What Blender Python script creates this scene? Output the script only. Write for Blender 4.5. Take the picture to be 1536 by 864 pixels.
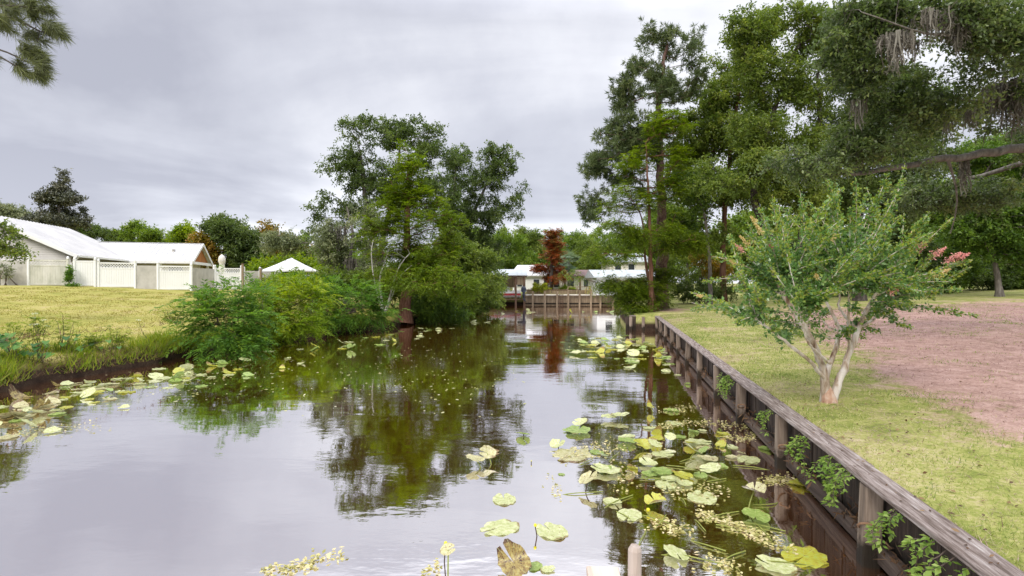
import bpy, bmesh, math, random
import numpy as np
from mathutils import noise as mnoise, Vector

for o in list(bpy.data.objects):
    bpy.data.objects.remove(o)
R = math.radians
scene = bpy.context.scene
COL = scene.collection

# ------------------------------------------------------------------ camera
CAM_H, FOC, HOR = 2.5, 800.0, 425.0          # photo is 1536 px wide, focal length in those pixels
cam_d = bpy.data.cameras.new('camera')
cam = bpy.data.objects.new('camera', cam_d)
COL.objects.link(cam)
cam.location = (0, 0, CAM_H)
cam.rotation_euler = (R(90 - 0.5), 0, 0)
cam_d.sensor_width = 36.0
cam_d.lens = 36.0 * FOC / 1536.0
cam_d.clip_start, cam_d.clip_end = 0.05, 3000
scene.camera = cam

# ------------------------------------------------------------------ sky: bright overcast
SUN_EL, SUN_AZ = R(44), R(208)
world = bpy.data.worlds.new('World')
scene.world = world
world.use_nodes = True
wn, wl = world.node_tree.nodes, world.node_tree.links
wn.clear()

def wnode(t, **kw):
    n = wn.new(t)
    for k, v in kw.items():
        setattr(n, k, v)
    return n

def wmath(op, a, b=None, c=None, clamp=False):
    n = wnode('ShaderNodeMath', operation=op)
    n.use_clamp = clamp
    for i, v in enumerate((a, b, c)):
        if v is None:
            continue
        if isinstance(v, (int, float)):
            n.inputs[i].default_value = v
        else:
            wl.new(v, n.inputs[i])
    return n.outputs[0]

wout = wnode('ShaderNodeOutputWorld')
bg = wnode('ShaderNodeBackground')
bg.inputs[1].default_value = 0.10
sky = wnode('ShaderNodeTexSky', sky_type='NISHITA')
sky.sun_disc = False
sky.sun_elevation, sky.sun_rotation = SUN_EL, SUN_AZ
tc = wnode('ShaderNodeTexCoord')
sep = wnode('ShaderNodeSeparateXYZ')
wl.new(tc.outputs['Generated'], sep.inputs[0])
zc = wmath('MAXIMUM', sep.outputs[2], 0.0)
den = wmath('ADD', zc, 0.16)
cx_ = wmath('DIVIDE', sep.outputs[0], den)
cy_ = wmath('DIVIDE', sep.outputs[1], den)
comb = wnode('ShaderNodeCombineXYZ')
wl.new(wmath('MULTIPLY', cx_, 0.62), comb.inputs[0])
wl.new(wmath('MULTIPLY', cy_, 0.9), comb.inputs[1])
wl.new(wmath('MULTIPLY', sep.outputs[2], 1.2), comb.inputs[2])
n1 = wnode('ShaderNodeTexNoise')
n1.inputs['Scale'].default_value = 0.75
n1.inputs['Detail'].default_value = 7
n1.inputs['Roughness'].default_value = 0.52
n1.inputs['Distortion'].default_value = 0.55
wl.new(comb.outputs[0], n1.inputs['Vector'])
n2 = wnode('ShaderNodeTexNoise')
n2.inputs['Scale'].default_value = 2.6
n2.inputs['Detail'].default_value = 6
n2.inputs['Roughness'].default_value = 0.55
wl.new(tc.outputs['Generated'], n2.inputs['Vector'])
mixn = wmath('ADD', wmath('ADD', wmath('MULTIPLY', n1.outputs[0], 0.66), wmath('MULTIPLY', n2.outputs[0], 0.34)), wmath('MULTIPLY', sep.outputs[0], 0.11))
ramp = wnode('ShaderNodeValToRGB')
e = ramp.color_ramp.elements
e[0].position, e[0].color = 0.39, (2.75, 2.8, 3.25, 1)
e[1].position, e[1].color = 0.61, (5.5, 5.55, 5.85, 1)
e2 = ramp.color_ramp.elements.new(0.50)
e2.color = (3.85, 3.92, 4.35, 1)
wl.new(mixn, ramp.inputs[0])
# an overcast sky is about three times brighter overhead than low down
grad = wmath('ADD', wmath('MULTIPLY', wmath('SMOOTH_MIN', wmath('MAXIMUM', wmath('SUBTRACT', zc, 0.44), 0.0), 0.5, 0.1), 5.4), 1.0)
# and a little brighter again through the thin cloud near the horizon
grad = wmath('ADD', grad, wmath('MULTIPLY', wmath('MAXIMUM', wmath('SUBTRACT', 0.24, zc), 0.0), 1.1))
vm = wnode('ShaderNodeVectorMath', operation='SCALE')
wl.new(ramp.outputs[0], vm.inputs[0])
wl.new(grad, vm.inputs['Scale'])
mx = wnode('ShaderNodeMix', data_type='RGBA')
mx.inputs[0].default_value = 0.94
wl.new(sky.outputs[0], mx.inputs[6])
wl.new(vm.outputs[0], mx.inputs[7])
wl.new(mx.outputs[2], bg.inputs[0])
wl.new(bg.outputs[0], wout.inputs[0])

sun_d = bpy.data.lights.new('sun', 'SUN')
sun_d.energy, sun_d.angle, sun_d.color = 1.5, R(22), (1.0, 0.95, 0.87)
sun = bpy.data.objects.new('sun', sun_d)
COL.objects.link(sun)
sun.rotation_euler = (R(90) - SUN_EL, 0, R(180) - SUN_AZ)

vs = scene.view_settings
vs.view_transform, vs.look, vs.gamma, vs.use_curve_mapping = 'Standard', 'None', 1.0, False
vs.exposure = 0.92
scene.cycles.max_bounces = 6
scene.cycles.transparent_max_bounces = 4
scene.cycles.diffuse_bounces = 3
scene.cycles.glossy_bounces = 3
scene.cycles.use_denoising = True

# ------------------------------------------------------------------ helpers
def W(px, py, Y):
    return np.array(((px - 768) / FOC * Y, Y, CAM_H - (py - HOR) / FOC * Y))

def on_water(px, py):
    d = FOC * CAM_H / (py - HOR)
    return np.array(((px - 768) / FOC * d, d, 0.0))

def tag(o, label=None, cat=None, group=None, kind=None):
    if label: o['label'] = label
    if cat: o['category'] = cat
    if group: o['group'] = group
    if kind: o['kind'] = kind
    return o

def empty(name, loc, rz=0.0):
    o = bpy.data.objects.new(name, None)
    o.empty_display_size = 0.2
    o.location = [float(v) for v in loc]
    o.rotation_euler = (0, 0, rz)
    COL.objects.link(o)
    return o

def link_mesh(name, me, mat, parent=None, loc=None):
    for m in (mat if isinstance(mat, (list, tuple)) else [mat]):
        me.materials.append(m)
    o = bpy.data.objects.new(name, me)
    COL.objects.link(o)
    if parent is not None:
        o.parent = parent
    if loc is not None:
        o.location = [float(v) for v in loc]
    return o

def np_mesh(name, V, F, rnd=None, smooth=False):
    V = np.asarray(V, dtype=np.float32)
    F = np.asarray(F, dtype=np.int32)
    k = F.shape[1]
    me = bpy.data.meshes.new(name)
    me.vertices.add(len(V))
    me.vertices.foreach_set('co', V.ravel())
    me.loops.add(F.size)
    me.loops.foreach_set('vertex_index', F.ravel())
    me.polygons.add(len(F))
    me.polygons.foreach_set('loop_start', np.arange(0, F.size, k, dtype=np.int32))
    me.polygons.foreach_set('loop_total', np.full(len(F), k, dtype=np.int32))
    if smooth:
        me.polygons.foreach_set('use_smooth', np.ones(len(F), dtype=bool))
    if rnd is not None:
        a = me.attributes.new('rnd', 'FLOAT', 'FACE')
        a.data.foreach_set('value', np.asarray(rnd, dtype=np.float32))
    me.update(calc_edges=True)
    me.validate()
    return me

class MB:
    """collects boxes, bars, tubes and polygons into one mesh"""
    def __init__(s):
        s.v, s.f = [], []
    def add(s, vs, fs):
        b = len(s.v)
        s.v += [tuple(map(float, v)) for v in vs]
        s.f += [tuple(i + b for i in f) for f in fs]
        return s
    def box(s, x0, x1, y0, y1, z0, z1):
        vs = [(x, y, z) for z in (z0, z1) for y in (y0, y1) for x in (x0, x1)]
        return s.add(vs, [(0, 2, 3, 1), (4, 5, 7, 6), (0, 1, 5, 4), (2, 6, 7, 3), (0, 4, 6, 2), (1, 3, 7, 5)])
    def bar(s, a, b, w, h, up=(0, 0, 1)):
        a, b, up = np.array(a, float), np.array(b, float), np.array(up, float)
        d = (b - a) / np.linalg.norm(b - a)
        sd = np.cross(d, up)
        if np.linalg.norm(sd) < 1e-5: sd = np.cross(d, (1, 0, 0))
        sd /= np.linalg.norm(sd)
        u = np.cross(sd, d)
        vs = [p + sd * w / 2 * i + u * h / 2 * j for p in (a, b) for i, j in ((-1, -1), (1, -1), (1, 1), (-1, 1))]
        return s.add(vs, [(0, 3, 2, 1), (4, 5, 6, 7), (0, 1, 5, 4), (1, 2, 6, 5), (2, 3, 7, 6), (3, 0, 4, 7)])
    def slab(s, quad, t):
        """a four-cornered plate with thickness t along its normal (downwards)"""
        q = [np.array(p, float) for p in quad]
        n = np.cross(q[1] - q[0], q[3] - q[0]); n /= np.linalg.norm(n)
        if n[2] < 0: n = -n
        lo = [p - n * t for p in q]
        return s.add(q + lo, [(0, 1, 2, 3), (7, 6, 5, 4), (0, 4, 5, 1), (1, 5, 6, 2), (2, 6, 7, 3), (3, 7, 4, 0)])
    def tube(s, pts, rad, sides=8, caps=True):
        V, F = tube_np(np.array(pts, float), np.array(rad, float), sides)
        n = len(pts)
        s.add(V, [tuple(f) for f in F] + ([tuple(range(sides))[::-1], tuple(range((n - 1) * sides, n * sides))] if caps else []))
        return s
    def lathe(s, prof, c=(0, 0, 0), sides=16):
        return s.tube([(c[0], c[1], c[2] + z) for r, z in prof], [r for r, z in prof], sides)
    def build(s, name, mat, parent=None, loc=None, bevel=0.0, smooth=False):
        me = bpy.data.meshes.new(name)
        me.from_pydata(s.v, [], s.f)
        if bevel or smooth:
            bm = bmesh.new(); bm.from_mesh(me)
            if bevel:
                bmesh.ops.bevel(bm, geom=list(bm.edges), offset=bevel, segments=1, affect='EDGES')
            if smooth:
                for f in bm.faces: f.smooth = True
            bm.to_mesh(me); bm.free()
        me.update()
        return link_mesh(name, me, mat, parent, loc)

def nrm(a):
    return a / np.maximum(np.linalg.norm(a, axis=-1, keepdims=True), 1e-9)

def tube_np(P, r, sides=6, rough=None, rng=None):
    n = len(P)
    T = np.gradient(P, axis=0)
    T = nrm(T)
    ref = np.array((0.31, 0.17, 0.93)) if abs(T[:, 2].mean()) < 0.8 else np.array((1.0, 0.13, 0.0))
    A = nrm(np.cross(T, ref))
    B = np.cross(T, A)
    a = np.linspace(0, 2 * np.pi, sides, endpoint=False)
    rr = np.repeat(r[:, None], sides, 1)
    if rough:
        rr = rr * (1 + rough * rng.normal(size=rr.shape))
    V = P[:, None, :] + rr[:, :, None] * (np.cos(a)[None, :, None] * A[:, None, :] + np.sin(a)[None, :, None] * B[:, None, :])
    i = np.arange(n - 1)[:, None] * sides
    j = np.arange(sides)[None, :]
    k = (j + 1) % sides
    F = np.stack((i + j, i + k, i + sides + k, i + sides + j), -1).reshape(-1, 4)
    return V.reshape(-1, 3), F

class Quads:
    """collects numpy vertex and quad arrays"""
    def __init__(s): s.V, s.F, s.r, s.n = [], [], [], 0
    def add(s, V, F, r=None):
        s.V.append(V); s.F.append(F + s.n); s.n += len(V)
        s.r.append(np.zeros(len(F)) if r is None else r)
    def build(s, name, mat, parent=None, loc=None, smooth=False):
        V = np.concatenate(s.V)
        if loc is not None: V = V - np.asarray(loc)
        me = np_mesh(name, V, np.concatenate(s.F), np.concatenate(s.r), smooth)
        return link_mesh(name, me, mat, parent)

def leaf_quads(P, D, N, L, Wd, fold=0.22):
    D = nrm(D)
    S = nrm(np.cross(D, N))
    U = np.cross(S, D)
    L, Wd = np.asarray(L)[..., None], np.asarray(Wd)[..., None]
    mid = P + D * L * 0.45 + U * (fold * Wd)
    V = np.stack((P, mid + S * Wd / 2, P + D * L, mid - S * Wd / 2), -2).reshape(-1, 3)
    F = np.arange(len(V)).reshape(-1, 4)
    return V, F

def prisms(p0, p1, r0, r1):
    """many thin three-sided sticks at once"""
    d = nrm(p1 - p0)
    a = nrm(np.cross(d, np.array((0.37, 0.21, 0.9))))
    b = np.cross(d, a)
    V = []
    for p, r in ((p0, r0), (p1, r1)):
        for k in range(3):
            t = k * 2 * math.pi / 3
            V.append(p + (a * math.cos(t) + b * math.sin(t)) * np.asarray(r).reshape(-1, 1))
    V = np.stack(V, 1).reshape(-1, 3)
    i = np.arange(len(p0))[:, None, None] * 6
    F = (i + np.array([[0, 1, 4, 3], [1, 2, 5, 4], [2, 0, 3, 5]])[None]).reshape(-1, 4)
    return V, F

# ------------------------------------------------------------------ materials
def new_mat(name):
    m = bpy.data.materials.new(name)
    m.use_nodes = True
    nt = m.node_tree
    b = nt.nodes['Principled BSDF']
    return m, nt.nodes, nt.links, b

def noise_node(nd, lk, vec, scale, detail=4, rough=0.55):
    n = nd.new('ShaderNodeTexNoise')
    n.inputs['Scale'].default_value = scale
    n.inputs['Detail'].default_value = detail
    n.inputs['Roughness'].default_value = rough
    if vec is not None: lk.new(vec, n.inputs['Vector'])
    return n

def ramp_node(nd, lk, fac, stops):
    r = nd.new('ShaderNodeValToRGB')
    el = r.color_ramp.elements
    while len(el) < len(stops): el.new(0.5)
    for x, (p, c) in zip(el, stops):
        x.position = p; x.color = (*c, 1)
    lk.new(fac, r.inputs[0])
    return r

def coords(nd, lk, scale=(1, 1, 1), kind='Object'):
    t = nd.new('ShaderNodeTexCoord')
    m = nd.new('ShaderNodeMapping')
    m.inputs['Scale'].default_value = scale
    lk.new(t.outputs[kind], m.inputs[0])
    return m.outputs[0]

NO_GAIN = ('straw', 'dead', 'float', 'speck', 'grass', 'grass_dry', 'frond', 'lime', 'cypress', 'yellow', 'ochre', 'vine', 'weed', 'rust', 'far', 'myrtle_new')
def leaf_mat(name, cols, trans=0.35, rough=0.5, spec=0.35):
    if name.startswith('leaf_') and name[5:] not in NO_GAIN:
        cols = [tuple(min(.42, v * 1.5) for v in c) for c in cols]
    m, nd, lk, b = new_mat(name)
    at = nd.new('ShaderNodeAttribute'); at.attribute_name = 'rnd'
    n = len(cols)
    r = ramp_node(nd, lk, at.outputs['Fac'], [(i / (n - 1), c) for i, c in enumerate(cols)])
    lk.new(r.outputs[0], b.inputs['Base Color'])
    b.inputs['Roughness'].default_value = rough
    b.inputs['Specular IOR Level'].default_value = spec
    tr = nd.new('ShaderNodeBsdfTranslucent')
    hs = nd.new('ShaderNodeHueSaturation')
    hs.inputs['Saturation'].default_value = 1.1
    hs.inputs['Value'].default_value = 1.5
    lk.new(r.outputs[0], hs.inputs['Color']); lk.new(hs.outputs[0], tr.inputs[0])
    mix = nd.new('ShaderNodeMixShader'); mix.inputs[0].default_value = trans
    lk.new(b.outputs[0], mix.inputs[1]); lk.new(tr.outputs[0], mix.inputs[2])
    lk.new(mix.outputs[0], nd['Material Output'].inputs[0])
    return m

def rough_mat(name, cols, scale=(4, 4, 4), detail=6, rough=0.85, bump=0.3, bscale=None, spec=0.25, metal=0.0, kind='Object', lo=0.3, hi=0.7):
    m, nd, lk, b = new_mat(name)
    vec = coords(nd, lk, scale, kind)
    n = noise_node(nd, lk, vec, 1.0, detail, 0.62)
    k = len(cols)
    r = ramp_node(nd, lk, n.outputs[0], [(lo + (hi - lo) * i / (k - 1), c) for i, c in enumerate(cols)])
    lk.new(r.outputs[0], b.inputs['Base Color'])
    b.inputs['Roughness'].default_value = rough
    b.inputs['Specular IOR Level'].default_value = spec
    b.inputs['Metallic'].default_value = metal
    if bump:
        bp = nd.new('ShaderNodeBump'); bp.inputs['Strength'].default_value = bump
        bp.inputs['Distance'].default_value = 0.02
        n2 = noise_node(nd, lk, vec, bscale or 2.5, 6, 0.65)
        lk.new(n2.outputs[0], bp.inputs['Height']); lk.new(bp.outputs[0], b.inputs['Normal'])
    return m

M = {}
M['bark_grey'] = rough_mat('bark_grey', [(.06, .05, .045), (.13, .115, .10), (.22, .20, .18)], (9, 9, 2.5), bump=0.8)
M['bark_dark'] = rough_mat('bark_dark', [(.025, .02, .018), (.06, .048, .04), (.11, .095, .08)], (9, 9, 2.5), bump=0.8)
M['bark_red'] = rough_mat('bark_red', [(.07, .03, .02), (.15, .07, .045), (.22, .13, .09)], (12, 12, 1.5), bump=0.8)
M['bark_pine'] = rough_mat('bark_pine', [(.05, .025, .022), (.13, .075, .06), (.20, .14, .115)], (8, 8, 3), bump=0.9)
M['bark_pale'] = rough_mat('bark_pale', [(.24, .19, .16), (.42, .36, .31), (.58, .53, .48)], (7, 7, 1.6), bump=0.25, rough=0.7)
M['bark_foot'] = rough_mat('bark_foot', [(.26, .14, .09), (.42, .27, .19), (.5, .40, .33)], (14, 14, 7), bump=0.5)
M['bark_myrtle'] = rough_mat('bark_myrtle', [(.16, .095, .06), (.36, .28, .21), (.50, .44, .38), (.60, .55, .50)], (9, 9, 2.2), bump=0.5, rough=0.7, lo=.34, hi=.62)
M['snag'] = rough_mat('snag', [(.25, .23, .21), (.42, .40, .37), (.55, .53, .5)], (6, 6, 2), bump=0.4)
M['moss'] = leaf_mat('spanish_moss', [(.10, .085, .07), (.17, .155, .13), (.26, .245, .21)], 0.2, 0.9, 0.1)
M['twig'] = rough_mat('twig', [(.07, .05, .04), (.13, .10, .08)], (8, 8, 8), bump=0)
LEAF = {
 'oak_dark': leaf_mat('leaf_oak_dark', [(.022, .036, .010), (.045, .070, .017), (.074, .104, .024), (.12, .15, .038)], 0.42),
 'oak_grey': leaf_mat('leaf_oak_grey', [(.028, .044, .014), (.056, .084, .024), (.092, .128, .036), (.16, .18, .05)], 0.4, 0.4, 0.6),
 'cypress': leaf_mat('leaf_cypress', [(.055, .088, .010), (.100, .155, .014), (.155, .220, .020), (.24, .29, .030)], 0.42),
 'cypress_deep': leaf_mat('leaf_cypress_deep', [(.024, .048, .010), (.048, .085, .013), (.078, .125, .016), (.12, .165, .024)], 0.4),
 'green': leaf_mat('leaf_green', [(.034, .054, .010), (.068, .100, .017), (.108, .145, .025), (.18, .20, .036)], 0.45),
 'maple': leaf_mat('leaf_maple', [(.020, .042, .008), (.045, .084, .013), (.078, .132, .020), (.13, .19, .030)], 0.45),
 'lime': leaf_mat('leaf_lime', [(.08, .14, .012), (.15, .23, .018), (.23, .31, .024), (.33, .36, .03)], 0.45),
 'pine': leaf_mat('leaf_pine', [(.022, .034, .012), (.046, .066, .022), (.078, .102, .034), (.12, .135, .05)], 0.3),
 'pine_near': leaf_mat('leaf_pine_near', [(.024, .026, .012), (.05, .058, .020), (.09, .105, .030), (.14, .15, .05)], 0.2),
 'magnolia': leaf_mat('leaf_magnolia', [(.022, .026, .016), (.04, .046, .026), (.07, .075, .045), (.11, .10, .06)], 0.1, 0.35, 0.5),
 'rust': leaf_mat('leaf_rust', [(.10, .035, .014), (.24, .055, .020), (.34, .085, .028), (.16, .15, .04), (.30, .15, .05)], 0.3),
 'ochre': leaf_mat('leaf_ochre', [(.09, .10, .012), (.20, .16, .016), (.32, .20, .03), (.36, .22, .08)], 0.35),
 'yellow': leaf_mat('leaf_yellow', [(.13, .16, .01), (.22, .25, .014), (.34, .34, .02)], 0.4),
 'far': leaf_mat('leaf_far', [(.075, .125, .018), (.12, .19, .025), (.18, .26, .035), (.27, .32, .06)], 0.45),
 'far_grey': leaf_mat('leaf_far_grey', [(.07, .085, .045), (.105, .125, .06), (.15, .17, .085), (.22, .22, .12)], 0.35),
 'frond': leaf_mat('leaf_frond', [(.05, .115, .022), (.09, .18, .03), (.14, .25, .034), (.23, .32, .035)], 0.45),
 'myrtle': leaf_mat('leaf_myrtle', [(.028, .064, .016), (.064, .125, .034), (.115, .195, .056), (.22, .27, .06)], 0.4, 0.28, 0.7),
 'myrtle_new': leaf_mat('leaf_myrtle_new', [(.15, .23, .035), (.26, .33, .05), (.36, .33, .09)], 0.45, 0.4),
 'vine': leaf_mat('leaf_vine', [(.07, .13, .02), (.14, .23, .04), (.23, .33, .06), (.34, .42, .13)], 0.45, 0.4),
 'weed': leaf_mat('leaf_weed', [(.07, .12, .014), (.14, .21, .02), (.23, .30, .025), (.33, .33, .05)], 0.45),
 'taro': leaf_mat('leaf_taro', [(.03, .085, .018), (.055, .13, .026), (.09, .18, .035)], 0.4, 0.4),
 'palm': leaf_mat('leaf_palm', [(.06, .10, .05), (.11, .15, .08), (.17, .21, .11)], 0.3),
 'grass': leaf_mat('leaf_grass', [(.10, .17, .03), (.21, .28, .055), (.36, .36, .12), (.56, .50, .30)], 0.35, 0.6),
 'grass_left': leaf_mat('leaf_grass_dry', [(.13, .14, .025), (.23, .21, .04), (.32, .27, .06), (.38, .31, .10)], 0.35, 0.6),
 'straw': leaf_mat('leaf_straw', [(.14, .075, .068), (.28, .165, .15), (.40, .265, .24), (.52, .39, .34)], 0.15, 0.7),
 'dead': leaf_mat('leaf_dead', [(.045, .025, .015), (.11, .06, .03), (.20, .12, .06), (.28, .20, .09)], 0.2, 0.7),
 'pink': leaf_mat('petal_pink', [(.52, .19, .19), (.66, .30, .28), (.72, .44, .36)], 0.3, 0.6),
 'magenta': leaf_mat('petal_magenta', [(.50, .05, .22), (.62, .10, .32)], 0.3, 0.6),
 'seed': leaf_mat('petal_seed', [(.46, .36, .12), (.62, .52, .22), (.60, .42, .26)], 0.3, 0.6),
 'float': leaf_mat('leaf_float', [(.24, .23, .06), (.42, .39, .13), (.56, .50, .24), (.62, .54, .32)], 0.2, 0.5),
 'speck': leaf_mat('leaf_speck', [(.35, .36, .10), (.50, .50, .22), (.66, .64, .45)], 0.2, 0.5),
 'umbel': leaf_mat('petal_white', [(.6, .62, .45), (.8, .8, .7)], 0.3, 0.6),
}

# ------------------------------------------------------------------ terrain shape
LX = np.array([(-60, -16), (0, -12.6), (8, -12.1), (12.1, -11.7), (15, -11.4), (18.2, -10.9), (25, -9), (31, -6.6), (40, -4.7), (54, -2.2), (57, -5), (61, -8)])
def lx(y):
    y = np.asarray(y, float)
    return np.interp(y, LX[:, 0], LX[:, 1]) + 0.18 * np.sin(y * 1.3) + 0.1 * np.sin(y * 3.1 + 1)
WALL_A = math.atan(0.19)
def bx(y):
    y = np.asarray(y, float)
    return np.where(y < 28.45, 3.13 + 0.19 * (y - 4.73), np.interp(y, [28.45, 46, 61], [6.6, 9.3, 13.5]))
def land(x, y):
    x, y = np.asarray(x, float), np.asarray(y, float)
    sl, sr = lx(y) - x, x - bx(y)
    zl = np.interp(sl, [0, .12, .5, 1.2, 3, 26, 60], [.12, .32, .55, .68, .82, 2.33, 2.6])
    zr = 0.715 + 0.04 * np.clip((sr - .25) / .7, 0, 1) + 0.036 * np.clip(sr, 0, 60) + 0.006 * np.clip(y - 15, 0, 45)
    far = np.interp(y, [61, 64, 90, 140], [1.18, 1.25, 1.9, 2.4])
    z = np.where(sl > 0, zl, np.where(sr > 0, zr, far))
    t = np.clip((y - 52) / 10, 0, 1)
    return np.where((sl > 0) | (sr > 0), z * (1 - t) + np.where(t > 0, far, 0) * t, far)
def wob(x, y, a=0.03):
    return a * (np.sin(x * 1.7 + y * .9) * np.sin(y * 1.1 - x * .6) + .5 * np.sin(x * 4.1 + 2 * y))
def patch_mask(x, y):
    s = x - bx(y)
    a = np.clip((s - .5 - .2 * (np.minimum(y, 24) - 6)) / 2.2, 0, 1) * np.clip((y - 3.5) / 2.8, 0, 1) * np.clip((34 - y) / 9, 0, 1)
    m = np.exp(-((x - 9.2) / 1.6) ** 2 - ((y - 31.5) / 2.2) ** 2)
    return np.maximum(a, m)

# ------------------------------------------------------------------ plants
def chain(P, n, rng, wig=0.0):
    P = np.array(P, float)
    d = np.concatenate(([0], np.cumsum(np.linalg.norm(np.diff(P, axis=0), axis=1))))
    t = np.linspace(0, d[-1], n)
    Q = np.stack([np.interp(t, d, P[:, i]) for i in range(3)], 1)
    for _ in range(2):
        Q[1:-1] = (Q[:-2] + 2 * Q[1:-1] + Q[2:]) / 4
    if wig:
        Q[1:-1] += rng.normal(size=(n - 2, 3)) * wig
    return Q

def grow(trunks, clumps, rng, step=0.8, r_tip=0.012, bow=0.08, sides=5, pw=2.3, k_path=0.25, up_pen=1.2, rough=0.0):
    """trunks = [(points, r_base, r_top)]; every clump centre is joined to the nearest wood. Returns Quads."""
    cap = 200000
    pos = np.zeros((cap, 3)); par = np.full(cap, -1); dtr = np.zeros(cap); rad = np.zeros(cap); fixed = np.zeros(cap, bool)
    n = 0; q = Quads(); trunk_pts = []
    for P, r0, r1 in trunks:
        L = np.linalg.norm(np.diff(np.array(P, float), axis=0), axis=1).sum()
        m = max(6, int(L / 0.35))
        Q = chain(P, m, rng, wig=r0 * 0.10)
        t = np.linspace(0, 1, m)
        r = r0 + (r1 - r0) * t
        r = r * (1 + 0.55 * np.exp(-t * L / (r0 * 2.2)))
        V, F = tube_np(Q, r, 9, rough or 0.04, rng)
        q.add(V, F)
        pos[n:n + m] = Q; rad[n:n + m] = r; fixed[n:n + m] = True
        dtr[n:n + m] = 0
        trunk_pts.append((n, n + m)); n += m
    nt = n
    if len(clumps):
        dist = np.min(np.linalg.norm(clumps[:, None, :] - pos[None, :nt], axis=2), axis=1)
        brs = []
        zlow = pos[0, 2]
        for ci in np.argsort(dist):
            c = clumps[ci]
            dv = pos[:n] - c
            d = np.linalg.norm(dv, axis=1)
            cost = d + k_path * dtr[:n] + up_pen * np.maximum(0, dv[:, 2] + 0.05 * d)
            j = int(np.argmin(cost))
            dj = d[j]
            if dj < 1e-4: continue
            k = max(2, int(math.ceil(dj / step)))
            t = np.arange(1, k + 1)[:, None] / k
            P = pos[j] + (c - pos[j]) * t
            P[:, 2] += np.sin(np.pi * t[:, 0]) * dj * bow * rng.uniform(-.4, 1.2)
            P[:-1] += rng.normal(size=(k - 1, 3)) * dj * 0.035
            pos[n:n + k] = P
            par[n] = j; par[n + 1:n + k] = np.arange(n, n + k - 1)
            dtr[n:n + k] = dtr[j] + dj * t[:, 0]
            brs.append((j, n, n + k)); n += k
        acc = np.zeros(n)
        for i in range(n - 1, nt - 1, -1):
            if acc[i] == 0: acc[i] = r_tip ** pw
            rad[i] = acc[i] ** (1 / pw)
            if par[i] >= nt: acc[par[i]] += acc[i] * (1.0 if True else 0)
        for j, a, b in brs:
            P = np.concatenate((pos[j:j + 1], pos[a:b]))
            lim = rad[j] * 0.8 if j < nt else rad[j]
            r = np.concatenate(([min(rad[a], lim)], np.minimum(rad[a:b], lim)))
            V, F = tube_np(P, r, sides)
            q.add(V, F)
    return q

def lobes_to_clumps(lobes, n, rng, gap=0.0, freq=0.5, shell=2.4):
    """lobes = [(centre, radii)]; clump centres scattered through their volume, thinned by a noise field"""
    vol = np.array([r[0] * r[1] * r[2] for c, r in lobes]) ** 0.85
    out = []
    tries = 0
    while len(out) < n and tries < n * 12:
        tries += 1
        i = rng.choice(len(lobes), p=vol / vol.sum())
        c, r = lobes[i]
        u = rng.normal(size=3); u /= np.linalg.norm(u)
        p = c + u * rng.random() ** (1 / shell) * np.array(r)
        if gap and mnoise.noise(Vector(p * freq)) < gap - 0.5 + 0.0:
            continue
        out.append(p)
    return np.array(out)

def foliage(clumps, centre, rng, K=5, Mn=10, Rr=0.8, mode='broad', L=0.15, Wd=0.08, droop=0.2, upb=0.9, flat=0.6, outw=0.5, twig=None, crnd=0.55):
    C = len(clumps)
    c = clumps[:, None, :]
    outd = nrm(clumps - centre)[:, None, :]
    dr = rng.normal(size=(C, K, 3)); dr[..., 2] *= flat
    d = nrm(outd * outw + nrm(dr))
    ln = Rr * rng.uniform(.55, 1.2, size=(C, K))
    st = c + rng.normal(size=(C, K, 3)) * Rr * np.array((.22, .22, .16))
    Z = np.array((0, 0, 1.0))
    if mode == 'needle':
        p = (st + d * ln[..., None])[:, :, None, :] + 0 * np.zeros((C, K, Mn, 3))
        back = rng.uniform(0, .5, size=(C, K, Mn, 1)) * L
        p = p - d[:, :, None, :] * back
        ld = nrm(d[:, :, None, :] * 0.75 + nrm(rng.normal(size=(C, K, Mn, 3))) * 0.9 - Z * 0.12)
        nn = nrm(rng.normal(size=(C, K, Mn, 3)))
    else:
        t = (np.linspace(.12, 1, Mn)[None, None, :] + rng.normal(size=(C, K, Mn)) * .03)[..., None]
        p = st[:, :, None, :] + d[:, :, None, :] * ln[:, :, None, None] * t - Z * droop * t ** 2 * ln[:, :, None, None]
        if mode == 'pinnate':
            s = nrm(np.cross(d, Z))[:, :, None, :]
            sg = np.where(np.arange(Mn) % 2 == 0, 1.0, -1.0)[None, None, :, None]
            ld = nrm(d[:, :, None, :] * .55 + s * sg * .85 - Z * .12 + rng.normal(size=(C, K, Mn, 3)) * .16)
            nn = nrm(Z + rng.normal(size=(C, K, Mn, 3)) * .3)
        else:
            p = p + rng.normal(size=p.shape) * L * .35
            ld = nrm(d[:, :, None, :] * .5 + rng.normal(size=(C, K, Mn, 3)) * .75 - Z * .25)
            nn = nrm(Z * upb + rng.normal(size=(C, K, Mn, 3)) * .6)
    sz = rng.uniform(.65, 1.25, size=(C, K, Mn))
    if mode == 'pinnate':
        sz = sz * np.sin(np.pi * np.linspace(.22, .93, Mn))[None, None, :]
    V, F = leaf_quads(p.reshape(-1, 3), ld.reshape(-1, 3), nn.reshape(-1, 3), (L * sz).ravel(), (Wd * sz).ravel(), 0.0 if mode == 'needle' else .2)
    rr = crnd * rng.random((C, 1, 1)) + (1 - crnd) * rng.random((C, K, Mn))
    if twig is not None:
        tv, tf = prisms(st.reshape(-1, 3), (st + d * ln[..., None] - Z * droop * ln[..., None]).reshape(-1, 3), np.full(C * K, twig), np.full(C * K, twig * .4))
        twig = (tv, tf)
    return V, F, np.clip(rr.ravel(), 0, 1), twig

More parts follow.
